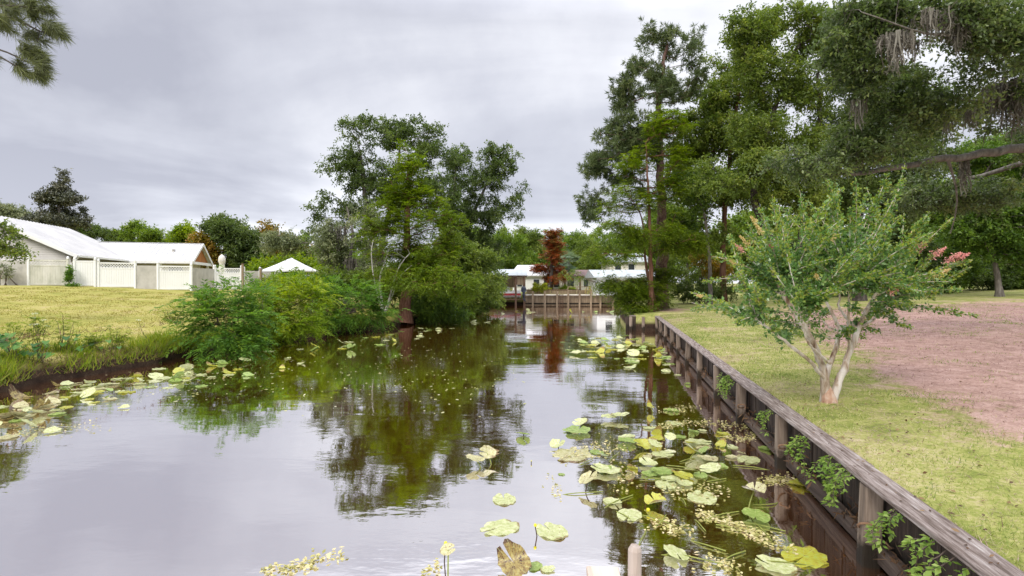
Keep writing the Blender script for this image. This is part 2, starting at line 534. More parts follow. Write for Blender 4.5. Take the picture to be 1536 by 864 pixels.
def plant(name, label, cat, base, trunks, lobes, leaf, n=100, bark='bark_grey', group=None, seed=1, gap=0.0, freq=0.5, step=0.8,
          r_tip=0.012, bow=0.08, parts=('trunk', 'crown'), twig=None, up_pen=1.2, shell=2.4, extra=None, **fk):
    rng = np.random.default_rng(seed)
    root = tag(empty(name, base), label, cat, group)
    cl = lobes_to_clumps(lobes, n, rng, gap, freq, shell)
    q = grow(trunks, cl, rng, step, r_tip, bow, up_pen=up_pen)
    cen = np.mean([c for c, r in lobes], axis=0)
    cen = cen - np.array((0, 0, .25 * np.mean([r[2] for c, r in lobes])))
    V, F, rr, tw = foliage(cl, cen, rng, twig=twig, **fk)
    if tw is not None: q.add(*tw)
    q.build(parts[0], M[bark], root, base, smooth=True)
    f = Quads(); f.add(V, F, rr)
    f.build(parts[1], LEAF[leaf], root, base)
    return root

def Lb(px, py, rx, ry, Y, dY=0.0, rd=None):
    """a lobe of foliage given where it shows, at its own distance and with its own depth"""
    Yc = Y + dY
    a, b = rx / FOC * Yc, ry / FOC * Yc
    return (W(px, py, Yc), (a, rd if rd else max(a, b) * .9, b))
# ------------------------------------------------------------------ ground: one sheet with the canal cut into it
def build_ground():
    ys = np.concatenate(([-60, -40, -25, -15], np.arange(-8, 28.2, .6), [28.40, 28.46], np.arange(29, 60.9, .7), [60.93, 61.02], np.arange(61.8, 70, 1.2), [74, 80, 90, 105, 130, 170, 230, 320, 450, 700]))
    so = np.array([0, .03, .12, .3, .5, .8, 1.2, 1.7, 2.4, 3.2, 4.2, 5.4, 7, 9, 11, 13, 15.5, 18, 21, 24, 27, 31, 36, 44, 56, 80, 120, 200, 350, 700])
    tt = np.linspace(0, 1, 9)[1:-1]
    V, P = [], []
    for y in ys:
        l, b = float(lx(y)), float(bx(y))
        left = l - so[::-1]
        right = b + (.216 if y < 28.45 else 0) + so
        x = np.concatenate((left, l + (b - l) * tt, right))
        z = np.full(len(x), -0.9)
        nl = len(so)
        zl = land(left - 1e-4, np.full(nl, y)) + wob(left, y, .02)
        zr = land(right + 1e-4, np.full(nl, y)) + wob(right, y, .012)
        z[:nl] = zl; z[-nl:] = zr
        z[nl - 1] = -0.9; z[nl - 2] = 0.06; z[-nl] = -0.9
        if y > 61: z[:] = land(x, np.full(len(x), y))
        V.append(np.stack((x, np.full(len(x), y), z), 1))
        P.append(patch_mask(x, y) * (x > b))
    nx = V[0].shape[0]
    V = np.concatenate(V); P = np.concatenate(P)
    i = np.arange(len(ys) - 1)[:, None] * nx + np.arange(nx - 1)[None]
    F = np.stack((i, i + 1, i + nx + 1, i + nx), -1).reshape(-1, 4)
    me = np_mesh('ground', V, F, smooth=True)
    a = me.attributes.new('patch', 'FLOAT', 'POINT'); a.data.foreach_set('value', P.astype(np.float32))
    side = (V[:, 0] < lx(V[:, 1]) + .01).astype(np.float32)
    a = me.attributes.new('bank', 'FLOAT', 'POINT'); a.data.foreach_set('value', side)
    m, nd, lk, b = new_mat('ground')
    geo = nd.new('ShaderNodeNewGeometry')
    mp = nd.new('ShaderNodeMapping'); lk.new(geo.outputs['Position'], mp.inputs[0])
    pv = mp.outputs[0]
    big = noise_node(nd, lk, pv, .55, 6, .62)
    mid = noise_node(nd, lk, pv, 3.2, 6, .68)
    mp2 = nd.new('ShaderNodeMapping'); mp2.inputs['Scale'].default_value = (1, 1, 1); lk.new(geo.outputs['Position'], mp2.inputs[0])
    fine = noise_node(nd, lk, mp2.outputs[0], 26, 5, .75)
    def mth(op, x, y=None, clamp=False):
        n = nd.new('ShaderNodeMath'); n.operation = op; n.use_clamp = clamp
        for k, v in enumerate((x, y)):
            if v is None: continue
            if isinstance(v, (int, float)): n.inputs[k].default_value = v
            else: lk.new(v, n.inputs[k])
        return n.outputs[0]
    def mixc(f, x, y):
        n = nd.new('ShaderNodeMix'); n.data_type = 'RGBA'
        lk.new(f, n.inputs[0]); lk.new(x, n.inputs[6]); lk.new(y, n.inputs[7])
        return n.outputs[2]
    mixn = mth('ADD', mth('MULTIPLY', mid.outputs[0], .5), mth('MULTIPLY', fine.outputs[0], .5))
    rg = ramp_node(nd, lk, mth('ADD', mixn, mth('MULTIPLY', mth('SUBTRACT', big.outputs[0], .5), .45)), [(.34, (.11, .14, .03)), (.46, (.22, .24, .06)), (.55, (.33, .31, .12)), (.66, (.44, .36, .24))])
    lf = ramp_node(nd, lk, mth('ADD', mixn, mth('MULTIPLY', mth('SUBTRACT', big.outputs[0], .5), .55)), [(.36, (.19, .20, .045)), (.47, (.29, .275, .065)), (.56, (.35, .31, .10)), (.68, (.38, .29, .16))])
    st = ramp_node(nd, lk, mixn, [(.34, (.15, .09, .08)), (.46, (.30, .175, .16)), (.57, (.42, .275, .25)), (.70, (.52, .40, .35))])
    soil = ramp_node(nd, lk, mixn, [(.35, (.012, .008, .006)), (.5, (.035, .022, .015)), (.66, (.08, .055, .035))])
    ab = nd.new('ShaderNodeAttribute'); ab.attribute_name = 'bank'
    ap = nd.new('ShaderNodeAttribute'); ap.attribute_name = 'patch'
    pn = mth('ADD', mth('MULTIPLY', big.outputs[0], 1.9), mth('MULTIPLY', mid.outputs[0], 1.5))
    pf = mth('MULTIPLY', mth('SUBTRACT', mth('ADD', mth('MULTIPLY', ap.outputs['Fac'], 1.15), pn), 2.18), 2.2, True)
    pf = mth('MULTIPLY', mth('MULTIPLY', pf, .88), mth('GREATER_THAN', ap.outputs['Fac'], .001))
    c = mixc(pf, rg.outputs[0], st.outputs[0])
    c = mixc(ab.outputs['Fac'], c, lf.outputs[0])
    sx = nd.new('ShaderNodeSeparateXYZ'); lk.new(geo.outputs['Position'], sx.inputs[0])
    wet = mth('MULTIPLY', mth('SUBTRACT', .50, sx.outputs[2]), 5.0, True)
    c = mixc(wet, c, soil.outputs[0])
    lk.new(c, b.inputs['Base Color'])
    b.inputs['Roughness'].default_value = .95
    b.inputs['Specular IOR Level'].default_value = .1
    bp = nd.new('ShaderNodeBump'); bp.inputs['Strength'].default_value = .5; bp.inputs['Distance'].default_value = .02
    lk.new(mixn, bp.inputs['Height']); lk.new(bp.outputs[0], b.inputs['Normal'])
    o = link_mesh('ground', me, m)
    tag(o, kind='structure', label='grassy banks and lawns on both sides of the canal')
build_ground()

# ------------------------------------------------------------------ water
def build_water():
    ys = np.arange(-40, 61.01, 1.0); ys[-1] = 60.95
    V = []
    for y in ys:
        l, b = float(lx(y)) - .25, float(bx(y)) + (.20 if y < 60 else 0)
        V.append([(l + (b - l) * t, y, 0) for t in np.linspace(0, 1, 5)])
    V = np.array(V).reshape(-1, 3)
    i = np.arange(len(ys) - 1)[:, None] * 5 + np.arange(4)[None]
    F = np.stack((i, i + 1, i + 6, i + 5), -1).reshape(-1, 4)
    m = bpy.data.materials.new('water'); m.use_nodes = True
    nd, lk = m.node_tree.nodes, m.node_tree.links
    nd.clear()
    out = nd.new('ShaderNodeOutputMaterial')
    gl = nd.new('ShaderNodeBsdfGlossy'); gl.inputs['Roughness'].default_value = .025
    gl.inputs['Color'].default_value = (.965, .96, .965, 1)
    df = nd.new('ShaderNodeBsdfDiffuse'); df.inputs['Color'].default_value = (.17, .054, .007, 1)
    lw = nd.new('ShaderNodeLayerWeight'); lw.inputs[0].default_value = .5
    mr = nd.new('ShaderNodeMapRange')
    mr.inputs['From Min'].default_value = .35; mr.inputs['From Max'].default_value = 1.0
    mr.inputs['To Min'].default_value = .85; mr.inputs['To Max'].default_value = .95
    lk.new(lw.outputs['Facing'], mr.inputs[0])
    mix = nd.new('ShaderNodeMixShader')
    lk.new(mr.outputs[0], mix.inputs[0]); lk.new(df.outputs[0], mix.inputs[1]); lk.new(gl.outputs[0], mix.inputs[2])
    geo = nd.new('ShaderNodeNewGeometry')
    mp = nd.new('ShaderNodeMapping'); mp.inputs['Scale'].default_value = (.8, 1.6, 1); mp.inputs['Rotation'].default_value = (0, 0, .35)
    lk.new(geo.outputs['Position'], mp.inputs[0])
    a = noise_node(nd, lk, mp.outputs[0], 2.6, 3, .5)
    b_ = noise_node(nd, lk, mp.outputs[0], .5, 2, .5)
    c_ = noise_node(nd, lk, mp.outputs[0], 11, 2, .5)
    amp = nd.new('ShaderNodeMapRange'); amp.inputs['From Min'].default_value = .42; amp.inputs['From Max'].default_value = .62
    amp.inputs['To Min'].default_value = .12; amp.inputs['To Max'].default_value = 1.0
    lk.new(b_.outputs[0], amp.inputs[0])
    s1 = nd.new('ShaderNodeMath'); s1.operation = 'MULTIPLY_ADD'; lk.new(c_.outputs[0], s1.inputs[0]); s1.inputs[1].default_value = .16; lk.new(a.outputs[0], s1.inputs[2])
    s2 = nd.new('ShaderNodeMath'); s2.operation = 'MULTIPLY'; lk.new(s1.outputs[0], s2.inputs[0]); lk.new(amp.outputs[0], s2.inputs[1])
    bp = nd.new('ShaderNodeBump'); bp.inputs['Strength'].default_value = .34; bp.inputs['Distance'].default_value = .012
    lk.new(s2.outputs[0], bp.inputs['Height'])
    lk.new(bp.outputs[0], gl.inputs['Normal'])
    lk.new(mix.outputs[0], out.inputs[0])
    o = link_mesh('water', np_mesh('water', V, F, smooth=True), m)
    tag(o, kind='structure', label='dark tea-brown canal water with soft ripples')
build_water()

# ------------------------------------------------------------------ hard materials
def stain_foot(m, top, col):
    """dark waterline band, with a ragged upper edge, soaked into the timber"""
    nd, lk = m.node_tree.nodes, m.node_tree.links
    b = nd['Principled BSDF']
    src = b.inputs['Base Color'].links[0].from_socket
    geo = nd.new('ShaderNodeNewGeometry'); sx = nd.new('ShaderNodeSeparateXYZ'); lk.new(geo.outputs['Position'], sx.inputs[0])
    n = noise_node(nd, lk, geo.outputs['Position'], 7, 5, .65)
    a = nd.new('ShaderNodeMath'); a.operation = 'MULTIPLY_ADD'; lk.new(n.outputs[0], a.inputs[0]); a.inputs[1].default_value = .45; a.inputs[2].default_value = top - .22
    s = nd.new('ShaderNodeMath'); s.operation = 'SUBTRACT'; lk.new(a.outputs[0], s.inputs[0]); lk.new(sx.outputs[2], s.inputs[1])
    k = nd.new('ShaderNodeMath'); k.operation = 'MULTIPLY'; k.use_clamp = True; lk.new(s.outputs[0], k.inputs[0]); k.inputs[1].default_value = 9
    mx = nd.new('ShaderNodeMix'); mx.data_type = 'RGBA'; lk.new(k.outputs[0], mx.inputs[0]); lk.new(src, mx.inputs[6]); mx.inputs[7].default_value = (*col, 1)
    lk.new(mx.outputs[2], b.inputs['Base Color'])
def wood_mat(name, cols, along='Y', rough=.85, bump=.5, fine=1.0):
    sc = {'X': (1.1, 16, 16), 'Y': (16, 1.1, 16), 'Z': (16, 16, 1.1)}[along]
    return rough_mat(name, cols, tuple(s * fine for s in sc), 8, rough, bump, 2.2, lo=.28, hi=.72)
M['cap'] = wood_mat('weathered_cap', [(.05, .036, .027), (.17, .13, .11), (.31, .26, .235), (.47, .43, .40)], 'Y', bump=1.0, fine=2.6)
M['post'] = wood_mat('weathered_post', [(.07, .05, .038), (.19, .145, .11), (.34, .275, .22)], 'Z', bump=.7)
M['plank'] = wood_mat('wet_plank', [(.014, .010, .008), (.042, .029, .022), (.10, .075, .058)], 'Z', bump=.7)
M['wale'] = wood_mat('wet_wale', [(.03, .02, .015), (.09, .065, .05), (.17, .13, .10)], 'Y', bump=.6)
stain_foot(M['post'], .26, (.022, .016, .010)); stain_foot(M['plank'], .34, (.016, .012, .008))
M['pale_wood'] = wood_mat('bleached_wood', [(.20, .15, .12), (.38, .31, .26), (.52, .45, .40)], 'Z', bump=.4)
M['pale_board'] = wood_mat('bleached_board', [(.38, .30, .24), (.55, .46, .38), (.66, .58, .50)], 'Y', bump=.3)
M['vinyl'] = rough_mat('white_vinyl', [(.76, .76, .75), (.83, .83, .82)], (1, 1, .5), 4, .5, .0, spec=.4)
M['vinyl_stain'] = rough_mat('stained_vinyl', [(.36, .37, .30), (.56, .55, .48), (.70, .68, .63)], (1.2, 1.2, .5), 5, .7, .0)
M['concrete'] = rough_mat('grey_panel', [(.32, .31, .28), (.46, .44, .40), (.55, .53, .49)], (1.5, 1.5, 1.2), 7, .9, .15)
M['roof'] = rough_mat('white_metal_roof', [(.52, .52, .53), (.66, .655, .65)], (.5, .5, .5), 4, .45, 0, spec=.5)
M['roof_grey'] = rough_mat('grey_metal_roof', [(.36, .40, .41), (.50, .54, .55)], (.6, .6, .6), 4, .4, 0, spec=.5)
M['white'] = rough_mat('white_paint', [(.70, .70, .70), (.80, .80, .79)], (1, 1, 1), 4, .6, 0)
M['cream'] = rough_mat('cream_wall', [(.62, .58, .50), (.74, .70, .62)], (1, 1, 1), 4, .8, 0)
M['orange_wood'] = wood_mat('orange_wood', [(.26, .10, .03), (.40, .17, .05)], 'Z', bump=.2, fine=.4)
M['brown_wood'] = wood_mat('brown_wood', [(.06, .035, .022), (.13, .078, .05), (.20, .13, .09)], 'Z', fine=.5)
M['tan_wood'] = wood_mat('tan_wood', [(.14, .10, .065), (.25, .185, .12), (.36, .28, .19)], 'Z', fine=.5)
M['deck'] = rough_mat('pale_decking', [(.50, .45, .38), (.66, .60, .53)], (2, 2, 2), 4, .8, 0)
M['glass'] = rough_mat('dark_glass', [(.02, .025, .03), (.05, .055, .06)], (1, 1, 1), 2, .1, 0, spec=.6)
M['dark'] = rough_mat('dark_metal', [(.010, .012, .018), (.03, .034, .045)], (3, 3, 3), 2, .4, 0, spec=.5)
M['navy'] = rough_mat('navy_cowling', [(.012, .018, .035), (.03, .04, .07)], (3, 3, 3), 2, .3, 0, spec=.5)
M['red'] = rough_mat('red_paint', [(.36, .02, .025), (.46, .04, .04)], (2, 2, 2), 2, .35, 0, spec=.5)
M['canvas'] = rough_mat('cream_canvas', [(.60, .57, .50), (.76, .73, .67)], (6, 6, 1), 4, .9, .2)
M['rope'] = rough_mat('rope', [(.16, .09, .05), (.25, .15, .09)], (20, 20, 20), 3, .9, 0)
M['clay'] = rough_mat('mauve_tarp', [(.13, .085, .08), (.22, .15, .14)], (1, 1, 1), 4, .8, 0)

def siding_mat():
    m, nd, lk, b = new_mat('lap_siding')
    vec = coords(nd, lk, (1, 1, 1))
    sx = nd.new('ShaderNodeSeparateXYZ'); lk.new(vec, sx.inputs[0])
    fr = nd.new('ShaderNodeMath'); fr.operation = 'MULTIPLY'; fr.inputs[1].default_value = 1 / .17; lk.new(sx.outputs[2], fr.inputs[0])
    f2 = nd.new('ShaderNodeMath'); f2.operation = 'FRACT'; lk.new(fr.outputs[0], f2.inputs[0])
    n = noise_node(nd, lk, vec, 1.2, 4, .6)
    r = ramp_node(nd, lk, n.outputs[0], [(.3, (.46, .44, .40)), (.7, (.56, .54, .50))])
    lk.new(r.outputs[0], b.inputs['Base Color']); b.inputs['Roughness'].default_value = .6
    bp = nd.new('ShaderNodeBump'); bp.inputs['Strength'].default_value = 1.0; bp.inputs['Distance'].default_value = .16; bp.invert = True
    lk.new(f2.outputs[0], bp.inputs['Height']); lk.new(bp.outputs[0], b.inputs['Normal'])
    return m
M['siding'] = siding_mat()

# ------------------------------------------------------------------ timber bulkhead on the right
def build_bulkhead():
    rz = -WALL_A
    root = tag(empty('bulkhead', (3.13, 4.73, 0), rz), 'long weathered timber retaining wall along the right bank with flat cap boards', 'retaining wall')
    rng = np.random.default_rng(5)
    L = 24.1
    y = -7.0
    k = 0
    while y < L:
        ln = min(3.66, L - y)
        c = MB(); dz = rng.normal() * .004; dx = rng.normal() * .004
        dz2 = dz + rng.normal() * .006; dx2 = dx + rng.normal() * .008; y0_, y1_ = y + .005, y + ln - .005
        c.add([(-.015 + dx, y0_, .728 + dz), (.222 + dx, y0_, .728 + dz), (-.015 + dx2, y1_, .728 + dz2), (.222 + dx2, y1_, .728 + dz2), (-.015 + dx, y0_, .772 + dz), (.222 + dx, y0_, .772 + dz + .004), (-.015 + dx2, y1_, .772 + dz2), (.222 + dx2, y1_, .772 + dz2 + .004)],
              [(0, 2, 3, 1), (4, 5, 7, 6), (0, 1, 5, 4), (2, 6, 7, 3), (0, 4, 6, 2), (1, 3, 7, 5)])
        o = c.build('cap_board', M['cap'], root, bevel=.005)
        y += ln; k += 1
    # sheet planks standing side by side
    p = MB(); y = -7.0
    while y < L:
        w = rng.uniform(.19, .25)
        d = rng.normal() * .006
        p.box(.165 + d, .200 + d, y, y + w - .006, -.9, .722 + rng.uniform(-.02, 0))
        y += w
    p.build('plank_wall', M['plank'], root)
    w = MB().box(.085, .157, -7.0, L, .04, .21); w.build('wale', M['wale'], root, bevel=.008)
    for yy in np.arange(-4.72, L, 2.36):
        yy = yy + (rng.normal() * .10 if yy > .5 else 0)
        x0 = rng.uniform(-.02, .012)
        tilt = rng.normal() * .018
        b = MB(); s = .088
        b.bar((x0 + .055 - tilt, yy, -.88), (x0 + .055 + tilt, yy + rng.normal() * .015, .715), s * rng.uniform(1.45, 1.75), s * rng.uniform(1.5, 1.8), up=(0, 1, 0))
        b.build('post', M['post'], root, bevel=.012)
    for yy in (2.27, 4.63, -.05):
        r_ = MB()
        pts = [(-.03 + .04 * math.sin(t * 7) + .13 * abs(t - .5), yy - .13 + .27 * t, .33 + .05 * math.sin(t * 5) + .02) for t in np.linspace(0, 1, 9)]
        r_.tube(pts, [.011] * 9, 6).build('rope_loop', M['rope'], root, smooth=True)
    # return where the wall steps back at the far end
    rp = MB()
    x = .1
    while x > -1.35:
        rp.box(x - .2, x - .005, L + .02, L + .06, -.9, .71); x -= .205
    rp.build('return_wall', M['plank'], root)
    MB().box(-1.35, .21, L + .003, L + .27, .73, .772).build('cap_board', M['cap'], root, bevel=.005)
    for x in (-.62, -1.27):
        MB().box(x - .08, x + .08, L - .13, L + .015, -.9, .715).build('post', M['post'], root, bevel=.012)
build_bulkhead()

# ------------------------------------------------------------------ the stake and board of the dock at the bottom of the view
rt = tag(empty('dock_stake', (.60, 2.62, -.85)), 'pale weathered round stake standing in water beside the bare board end', 'stake')
st = MB(); st.tube([(0, 0, 0), (.0, 0, 1.0), (.006, .0, 2.035), (.010, 0, 2.055)], [.036, .035, .033, .024], 14)
st.build('stake_pole', M['pale_wood'], rt, bevel=0, smooth=False)
rt = tag(empty('dock_board', (.325, 2.40, 1.145)), 'end of a pale bare dock board beside the round stake', 'board')
MB().bar((.0, -1.6, -.012), (.10, .10, .006), .15, .036).build('board_plank', M['pale_board'], rt, bevel=.004)
MB().bar((.03, -1.3, -.03), (.03, -1.3, -1.9), .09, .09).build('board_leg', M['pale_wood'], rt)

# ------------------------------------------------------------------ house on the left
def gz(x, y): return float(land(x, y))
def build_house():
    ox, oy = -32.65, 40.0
    g = 2.25
    root = tag(empty('house', (ox, oy, g), R(15)), 'long low white-roofed house with grey lap siding behind the white fence', 'house')
    ev = 4.62 - g                     # eave height
    rise, run, D = 3.0, 6.0, 12.0
    # main block: gable end towards the viewer, ridge running away
    m = MB()
    m.add([(-.35, 0, 0), (-2 * run + .35, 0, 0), (-2 * run + .35, 0, ev), (-run, 0, ev + rise - .12), (-.35, 0, ev + .02),
           (-.35, D, 0), (-2 * run + .35, D, 0), (-2 * run + .35, D, ev), (-run, D, ev + rise - .12), (-.35, D, ev + .02)],
          [(0, 4, 3, 2, 1), (5, 6, 7, 8, 9), (0, 5, 9, 4), (1, 2, 7, 6)])
    m.build('wall', M['siding'], root)
    r = MB()
    r.slab([(.25, -.45, ev - .03), (.25, D + .4, ev - .03), (-run, D + .4, ev + rise), (-run, -.45, ev + rise)], .12)
    r.slab([(-run, -.45, ev + rise), (-run, D + .4, ev + rise), (-2 * run - .25, D + .4, ev - .03), (-2 * run - .25, -.45, ev - .03)], .12)
    for yy in np.arange(-.2, D + .4, .45):
        r.bar((.25, yy, ev - .005), (-run, yy, ev + rise + .025), .04, .06)
    rf = r.build('roof', M['roof'], root)
    f = MB(); f.bar((.27, -.48, ev - .12), (-run, -.48, ev + rise - .09), .05, .24); f.build('fascia', M['white'], root)
    gt = MB(); gt.bar((.33, -.4, ev - .10), (.33, 8.0, ev - .10), .13, .14); gt.build('gutter', M['white'], root)
    dp = MB(); dp.tube([(.30, -.30, ev - .16), (.05, -.30, ev - .42), (-.28, -.08, ev - .62), (-.28, -.08, .1)], [.05] * 4, 8); dp.build('downspout', M['white'], root)
    # low wing running right from the main block, gable end facing the canal
    wx0, wx1, wy0, wy1 = -3.6, 5.5, 8.3, 14.1
    we, wr = ev - .06, 1.80
    ym = (wy0 + wy1) / 2
    w = MB()
    w.box(-.3, wx1 - .9, wy0 + 1.6, wy1 - .5, 0, we - .12)
    w.build('wing_wall', M['cream'], root)
    q = MB()
    q.slab([(wx0, wy0 - .3, we - .05), (wx1, wy0 - .3, we - .05), (wx1, ym, we + wr), (wx0, ym, we + wr)], .10)
    q.slab([(wx0, ym, we + wr), (wx1, ym, we + wr), (wx1, wy1 + .3, we - .05), (wx0, wy1 + .3, we - .05)], .10)
    for xx in np.arange(.3, wx1, .45):
        q.bar((xx, wy0 - .3, we - .03), (xx, ym, we + wr + .02), .04, .07)
    q.bar((wx0, ym, we + wr + .01), (wx1, ym, we + wr + .01), .22, .05)
    wf = q.build('wing_roof', M['roof'], root)
    v = MB(); v.lathe([(.12, 0), (.14, .03), (.12, .22), (.17, .24), (.17, .30), (.02, .34)], (3.4, ym - 1.5, we + .85), 12); v.build('roof_vent', M['concrete'], wf)
    fa = MB(); fa.bar((.4, wy0 - .33, we - .13), (wx1, wy0 - .33, we - .13), .05, .22)
    fa.bar((wx1 + .03, wy0 - .3, we - .12), (wx1 + .03, ym, we + wr - .07), .05, .24)
    fa.bar((wx1 + .03, wy1 + .3, we - .12), (wx1 + .03, ym, we + wr - .07), .05, .24)
    fa.bar((wx1 - .06, wy0 - .2, we - .16), (wx1 - .06, wy1 + .2, we - .16), .12, .26)
    fa.build('fascia', M['white'], root)
    gb = MB(); gb.add([(wx1 - .25, wy0 + .3, we), (wx1 - .25, wy1 - .3, we), (wx1 - .25, ym, we + wr - .22)], [(0, 1, 2)])
    gb.add([(wx1 - .30, wy0 + .3, we), (wx1 - .30, wy1 - .3, we), (wx1 - .30, ym, we + wr - .22)], [(2, 1, 0)])
    gb.build('gable_panel', M['orange_wood'], root)
    for xx in (.35, 2.8, 5.25):
        MB().box(xx - .1, xx + .1, wy0 - .1, wy0 + .1, 0, we - .18).build('porch_post', M['white'], root)
    MB().box(wx1 - .4, wx1 - .2, wy1 - .3, wy1 - .1, 0, we - .18).build('porch_post', M['white'], root)
    # windows of the recessed side wall
    for y0 in (2.3, 5.0):
        a = MB(); a.box(-.34, -.28, y0, y0 + 1.1, .8, 1.95)
        fr = a.build('window', M['white'], root)
        MB().box(-.30, -.262, y0 + .08, y0 + 1.02, .88, 1.87).build('pane', M['glass'], fr)
    for x0 in (.6, 2.9):
        fr = MB().box(x0, x0 + 1.3, wy0 + 1.55, wy0 + 1.62, .7, 1.95).build('window', M['white'], root)
        MB().box(x0 + .08, x0 + 1.22, wy0 + 1.53, wy0 + 1.57, .78, 1.87).build('pane', M['glass'], fr)
build_house()

# ------------------------------------------------------------------ fence
def lattice(mb, a, b, z0, z1, pitch=.17, w=.034):
    """crossing slats between two points, cut at the frame"""
    a, b = np.array(a, float), np.array(b, float)
    L = np.linalg.norm(b - a); u = (b - a) / L; H = z1 - z0
    n = np.array((-u[1], u[0], 0.0))
    s = -H
    while s < L:
        for sg, off in ((1, .008), (-1, -.008)):
            t0, t1 = max(0, s), min(L, s + H)
            if t1 - t0 < .03: continue
            h0, h1 = t0 - s, t1 - s
            if sg < 0: h0, h1 = H - h0, H - h1
            p = a + u * t0 + n * off; q = a + u * t1 + n * off
            mb.bar((p[0], p[1], z0 + h0), (q[0], q[1], z0 + h1), .012, w, up=(0, 0, 1))
        s += pitch

def fence_run(name, label, segs):
    """segs: (px0, Y0, px1, Y1, kind) with ground level from the land"""
    p0 = W(segs[0][0], 430, segs[0][1])
    root = tag(empty(name, (p0[0], p0[1], gz(p0[0], p0[1]))), label, 'fence', 'white fence runs around the house')
    ob = root.location
    posts = set()
    for (a, Ya, b, Yb, kind) in segs:
        A, B = W(a, 430, Ya), W(b, 430, Yb)
        za, zb = gz(A[0], A[1]) - ob[2], gz(B[0], B[1]) - ob[2]
        z = (za + zb) / 2
        A = np.array((A[0] - ob[0], A[1] - ob[1], 0)); B = np.array((B[0] - ob[0], B[1] - ob[1], 0))
        u = (B - A) / np.linalg.norm(B - A)
        H = 1.83
        if kind == 'grey':
            MB().bar(A + (0, 0, z + H / 2 - .06), B + (0, 0, z + H / 2 - .06), .05, H - .10, up=(0, 0, 1)).build('grey_panel', M['concrete'], root)
        else:
            mat = M['vinyl_stain'] if kind == 'stain' else M['vinyl']
            lat = kind in ('lattice', 'stain', 'open')
            top = H - .42 if lat else H - .04
            pl = MB(); L = np.linalg.norm(B - A); s = .06
            while s < L - .06:
                e_ = min(s + .145, L - .06)
                pl.bar(A + u * s + (0, 0, z + top / 2), A + u * (e_ - .008) + (0, 0, z + top / 2), .03, top - .04, up=(0, 0, 1)); s = e_
            pl.build('panel', mat, root)
            rl = MB()
            for zz in ((.10, top, H - .05) if lat else (.10, H - .04)):
                MB().bar(A + (0, 0, z + zz), B + (0, 0, z + zz), .06, .09).build('rail', mat, root)
            if lat:
                lt = MB(); lattice(lt, A + u * .05, B - u * .05, z + top + .04, z + H - .09)
                lt.build('lattice', mat, root)
        for P_, px in ((A, a), (B, b)):
            if px in posts: continue
            posts.add(px)
            ps = MB().box(P_[0] - .065, P_[0] + .065, P_[1] - .065, P_[1] + .065, z - .1, z + H + .06)
            po = ps.build('post', M['vinyl_stain'] if kind == 'stain' else M['vinyl'], root)
            MB().lathe([(.10, 0), (.10, .03), (.06, .05), (.085, .10), (.06, .16), (.005, .19)], (P_[0], P_[1], z + H + .06), 10).build('post_cap', M['vinyl'], po, smooth=True)
    return root
fence_run('privacy_fence', 'stained white vinyl fence with lattice top below the grey siding wall', [(-70, 36.0, 43, 37.0, 'grey'), (43, 37.0, 102, 37.8, 'stain')])
fr_ = fence_run('privacy_fence', 'clean white vinyl fence with gate and lattice panels in front of low wing', [(112, 38.0, 143, 38.4, 'solid'), (148, 38.5, 203, 39.3, 'lattice'), (203, 39.3, 237, 39.8, 'grey'), (237, 39.8, 287, 40.6, 'lattice'), (287, 40.6, 321, 44.4, 'grey')])
fence_run('privacy_fence', 'bright white vinyl fence with lattice top under the folded patio umbrella', [(323, 44.8, 362, 45.4, 'open')])
fence_run('privacy_fence', 'grey panelled fence stretch between two brown posts beside white lattice', [(366, 45.6, 390, 46.0, 'grey'), (392, 46.0, 420, 46.4, 'grey')])
for px, Y, h, lab in ((364, 44.9, 2.25, 'orange brown timber post at the end of the white lattice fence'), (391, 45.4, 1.95, 'grey brown timber post in front of the pale grey panels')):
    p = W(px, 430, Y); z = gz(p[0], p[1])
    rt = tag(empty('timber_post', (p[0], p[1], z)), lab, 'post', 'timber posts by the fence')
    MB().box(-.08, .08, -.08, .08, -.2, h).build('post_shaft', M['tan_wood'], rt, bevel=.012)
    MB().box(-.095, .095, -.095, .095, h, h + .05).build('post_top', M['brown_wood'], rt, bevel=.01)

# folded patio umbrella
p = W(333, 420, 49.0); z = gz(p[0], p[1])
rt = tag(empty('patio_umbrella', (p[0], p[1], z)), 'closed cream patio umbrella rising behind the white lattice fence', 'umbrella')
MB().lathe([(.03, 0), (.03, 2.9)], (0, 0, 0), 8).build('pole', M['white'], rt)
MB().lathe([(.28, 0), (.30, .06), (.05, .08)], (0, 0, 0), 14).build('base', M['concrete'], rt)
cz = MB(); pr = [(.10, 1.15), (.27, 1.3), (.30, 1.6), (.22, 1.95), (.22, 2.15), (.30, 2.3), (.29, 2.6), (.22, 2.8), (.10, 2.9), (.03, 2.98)]
V_, F_ = tube_np(np.array([(0, 0, z_) for r_, z_ in pr]), np.array([r_ for r_, z_ in pr]), 16)
a_ = np.arctan2(V_[:, 1], V_[:, 0]); V_[:, :2] *= (1 + .18 * np.cos(a_ * 8))[:, None]
cz.add(V_, [tuple(f) for f in F_]).build('canopy', M['canvas'], rt, smooth=True)

